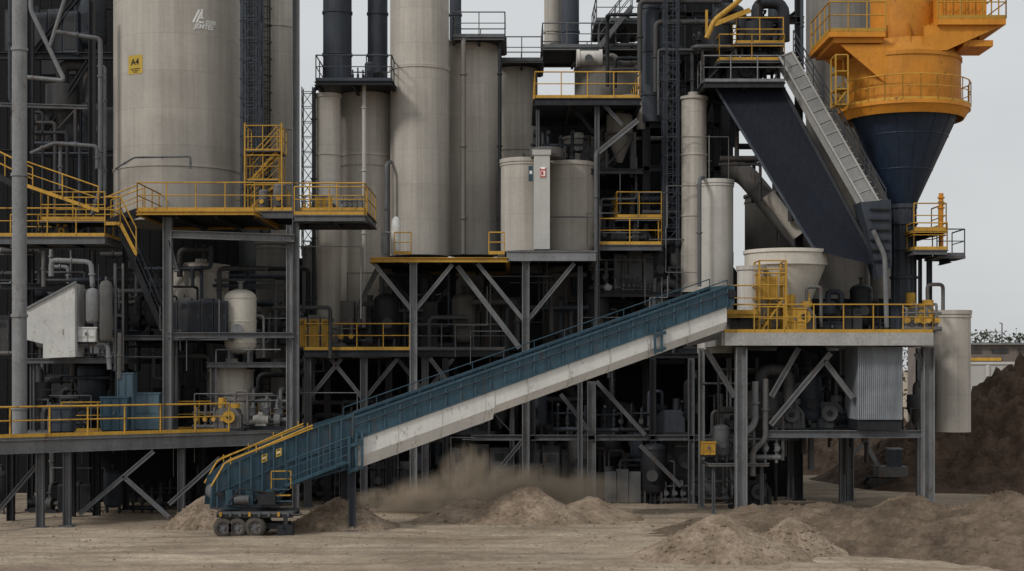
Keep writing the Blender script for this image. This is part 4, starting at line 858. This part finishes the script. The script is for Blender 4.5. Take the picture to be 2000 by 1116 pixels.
for px in (436,463,498):
    for yy in (-.78,.5):
        xx=X(px,52.9);rr=.33 if px!=498 else .35
        o_=V((xx,by+yy,rr-.02));wh=M();n=28;tpf=[(rr*.62,0),(rr*.93,0),(rr,.05),(rr,.23),(rr*.93,.28),(rr*.62,.28)]
        vs=[]
        for r_,yq in tpf:
            for i in range(n): a=2*math.pi*i/n;vs.append(o_+V((r_*math.cos(a),yq,r_*math.sin(a))))
        wh.add(vs,[(j*n+i,j*n+(i+1)%n,(j+1)*n+(i+1)%n,(j+1)*n+i) for j in range(5) for i in range(n)],DUSTY,True)
        for i in range(n): 
            a=2*math.pi*i/n;c_=o_+V((rr*math.cos(a),.14,rr*math.sin(a)));wh.beam(c_-V((0,.12,0)),c_+V((0,.12,0)),.04,.03,DUSTY)
        wo=t.part('wheel',M().tube(o_+V((0,.03,0)),o_+V((0,.25,0)),rr*.2,STEEL,12));t.part('tyre',wh,None,wo)
        ri=M().tube(o_+V((0,.08,0)),o_+V((0,.22,0)),rr*.62,DUCT,20)
        for i in range(6): a=i*1.047;c_=o_+V((rr*.4*math.cos(a),0,rr*.4*math.sin(a)));ri.tube(c_+V((0,.065,0)),c_+V((0,.08,0)),.025,DARK,6)
        t.part('rim',ri,None,wo)
b=M()
for yy in (-.4,.4): b.beam((X(436,52.9),by+yy,.34),(X(560,52.9),by+yy,.34),.08,.2,DARK)
for px in (436,463,498,550): b.tube((X(px,52.9),by-.7,.34),(X(px,52.9),by+.7,.34),.05,DARK,8)
t.part('axle_frame',b);t.part('jack_foot',M().box(X(540,52.9),X(570,52.9),by-.6,by-.1,.02,.4,DARK).tube((X(555,52.9),by-.4,.4),(X(555,52.9),by-.4,.75),.08,STEEL,10))
t.part('head_frame',M().slab([A+zb*.85,A+zb*-.1,A+u*.35+zb*.05,A+u*.35+zb*.75],wv*W,BLUE).tube(A+u*.2+zb*.45-wv*.06,A+u*.2+zb*.45+wv*(W+.06),.18,DARK,18))
# digger
q=V((X(1735,74),74,0));t=T('excavator',q,'small weathered digger parked beside the stockpile','excavator')
for s in (-.6,.5): t.part('track',M().slab([q+V((-.9,s,.0)),q+V((.9,s,0)),q+V((1.1,s,.3)),q+V((.9,s,.55)),q+V((-.9,s,.55)),q+V((-1.1,s,.3))],(0,.4,0),RUB))
t.part('cab',M().box(q.x-.6,q.x+.8,q.y-.6,q.y+.6,.6,1.1,DUCT).box(q.x-.1,q.x+.5,q.y-.6,q.y+.1,1.103,1.9,SLATE).box(q.x-.15,q.x+.55,q.y-.65,q.y+.15,1.903,1.98,GREYP))
t.part('boom',M().beam(q+V((-.5,-.3,1.0)),q+V((-1.2,-.3,2.3)),.15,.2,GREYP).beam(q+V((-1.2,-.3,2.3)),q+V((-2.,-.3,1.4)),.12,.16,GREYP).slab([q+V((-2.2,-.6,1.4)),q+V((-1.8,-.6,1.4)),q+V((-1.9,-.6,.9)),q+V((-2.3,-.6,1.))],(0,.6,0),DARK))
# ---------------- far background ----------------
Yw=120;t=T('perimeter_wall',(X(1880,Yw),Yw,0),'long pale concrete perimeter wall','wall');t.part('panel',M().box(X(1830,Yw),60,Yw,Yw+.5,0,Z(712,Yw),LGREY))
b=M().box(X(1830,Yw),60,Yw-.1,Yw+.6,Z(712,Yw)+.003,Z(707,Yw),LGREY)
for i in range(14): b.box(X(1850,Yw)+i*3,X(1850,Yw)+i*3+.25,Yw-.15,Yw-.003,0,Z(713,Yw),LGREY)
t.part('coping',b)
FB=paint('far_wall_render',(.17,.14,.125),dirt=.3)
t=T('warehouse',(X(1950,150),150,0),'distant brown warehouse with flat grey roof','building');t.part('wall',M().box(X(1850,150),75,150,165,0,Z(674,150),FB));t.part('roof',M().box(X(1848,150),75.5,149.5,165.5,Z(674,150)+.01,Z(670,150),GREYP))
t.part('yellow_band',M().box(X(1860,150),X(1955,150),149.9,149.99,Z(705,150),Z(699,150),YEL))
for i in range(12): t.part('window',M().box(X(1885,150)+i*2.6,X(1885,150)+i*2.6+1.6,149.9,149.99,Z(690,150),Z(682,150),DUCT2))
LEAF=paint('dark_foliage',(.05,.062,.042),dirt=.1,var=.6);b=M()
for i in range(10000):
    x=U(50,110);y=U(208,222);top_=10.2+1.6*noise.noise(V((x*.25,0,1)))+1.4*noise.noise(V((x*.9,0,5)));z=top_*(1-R()**2*.9);s=U(.15,.4)
    a=V((U(-1,1),U(-1,1),U(-1,1)))*s;c=V((U(-1,1),U(-1,1),U(-1,1)))*s;p=V((x,y,z+U(-.3,.5)));b.add([p,p+a,p+a+c,p+c],[(0,1,2,3)],LEAF)
solo(b,'distant_wood',(80,210,0),'dark line of distant trees beyond the wall','trees',None,'stuff')
b=M().tube((X(1957,180),180,0),(X(1957,180),180,Z(632,180)),.07,STEEL,6).beam((X(1957,180),180,Z(632,180)),(X(1952,180),180,Z(631,180)),.12,.1,STEEL);solo(b,'lamp_post',(X(1957,180),180,0),'slim distant grey lamp post','lamp post')
# ---------------- dust ----------------
m=bpy.data.materials.new('dust');m.use_nodes=True;nt=m.node_tree;nt.nodes.remove(nt.nodes['Principled BSDF']);out=nt.nodes['Material Output']
pv=nt.nodes.new('ShaderNodeVolumePrincipled');pv.inputs['Color'].default_value=(.95,.76,.56,1);nt.links.new(pv.outputs[0],out.inputs['Volume'])
tc=nt.nodes.new('ShaderNodeTexCoord').outputs['Object'];nn=noi(nt,tc,.75,7,.65)
gl=nt.nodes.new('ShaderNodeVectorMath');gl.operation='LENGTH';nt.links.new(mapping(nt,tc,(1/4.2,1/1.4,1/1.5)),gl.inputs[0])
fall=mapr(nt,gl.outputs['Value'],.0,1,1,0);den=mth(nt,'MULTIPLY',mapr(nt,mth(nt,'ADD',nn,mth(nt,'MULTIPLY',fall,.12)),.44,.68,0,1),fall);nt.links.new(mth(nt,'MULTIPLY',den,4.2),pv.inputs['Density'])
for cx_,cy_,cz_,s in ((X(1000,60.3),60.3,.75,(1.25,1,.95)),(X(912,61.3),61.3,1.6,(.3,.5,.9)),(X(800,61.5),61.5,.5,(.6,.8,.5))):
    b=M();b.lathe([(4.2*math.sin(a),1.5*-math.cos(a)) for a in [math.pi*i/10 for i in range(11)]],(0,0,0),m,24,True)
    for v in b.v: v.y*=1.4/4.2
    o=emit(b,'dust_cloud',(0,0,0),None,kind='stuff',label='drifting brown dust cloud above the sand heap',category='dust');o.location=(cx_,cy_,cz_);o.scale=s
# ---------------- world, light, camera ----------------
wd=bpy.data.worlds.new('World');sc.world=wd;wd.use_nodes=True;nt=wd.node_tree;bg=nt.nodes['Background']
sky=nt.nodes.new('ShaderNodeTexSky');sky.sky_type='NISHITA';sky.sun_disc=False;sky.sun_elevation=math.radians(38);sky.sun_rotation=math.radians(228)
hs=nt.nodes.new('ShaderNodeHueSaturation');hs.inputs['Saturation'].default_value=.25;nt.links.new(sky.outputs[0],hs.inputs['Color'])
tc=nt.nodes.new('ShaderNodeTexCoord').outputs['Generated'];sp=nt.nodes.new('ShaderNodeSeparateXYZ');nt.links.new(tc,sp.inputs[0])
zf=mapr(nt,sp.outputs[2],0,1,.94,1.35);cl=mapr(nt,noi(nt,mapping(nt,tc,(1,1,3)),2.2,4),.3,.7,.92,1.07)
gr=vscale(nt,(6.2,6.4,6.5),mth(nt,'MULTIPLY',zf,cl));c=mix(nt,.88,hs.outputs[0],gr)
nt.links.new(c,bg.inputs['Color']);bg.inputs['Strength'].default_value=.1
s=bpy.data.lights.new('sun','SUN');s.energy=1.5;s.angle=math.radians(10);s.color=(1,.965,.91);so=bpy.data.objects.new('sun',s);COL.objects.link(so)
so.rotation_euler=(math.radians(52),0,math.radians(-48))
cam=bpy.data.cameras.new('camera');co=bpy.data.objects.new('camera',cam);COL.objects.link(co);co.location=(0,0,CH);co.rotation_euler=(math.radians(90),0,0)
cam.sensor_width=36;cam.lens=54;cam.shift_y=(HY-558)/2000;cam.clip_end=8000;sc.camera=co
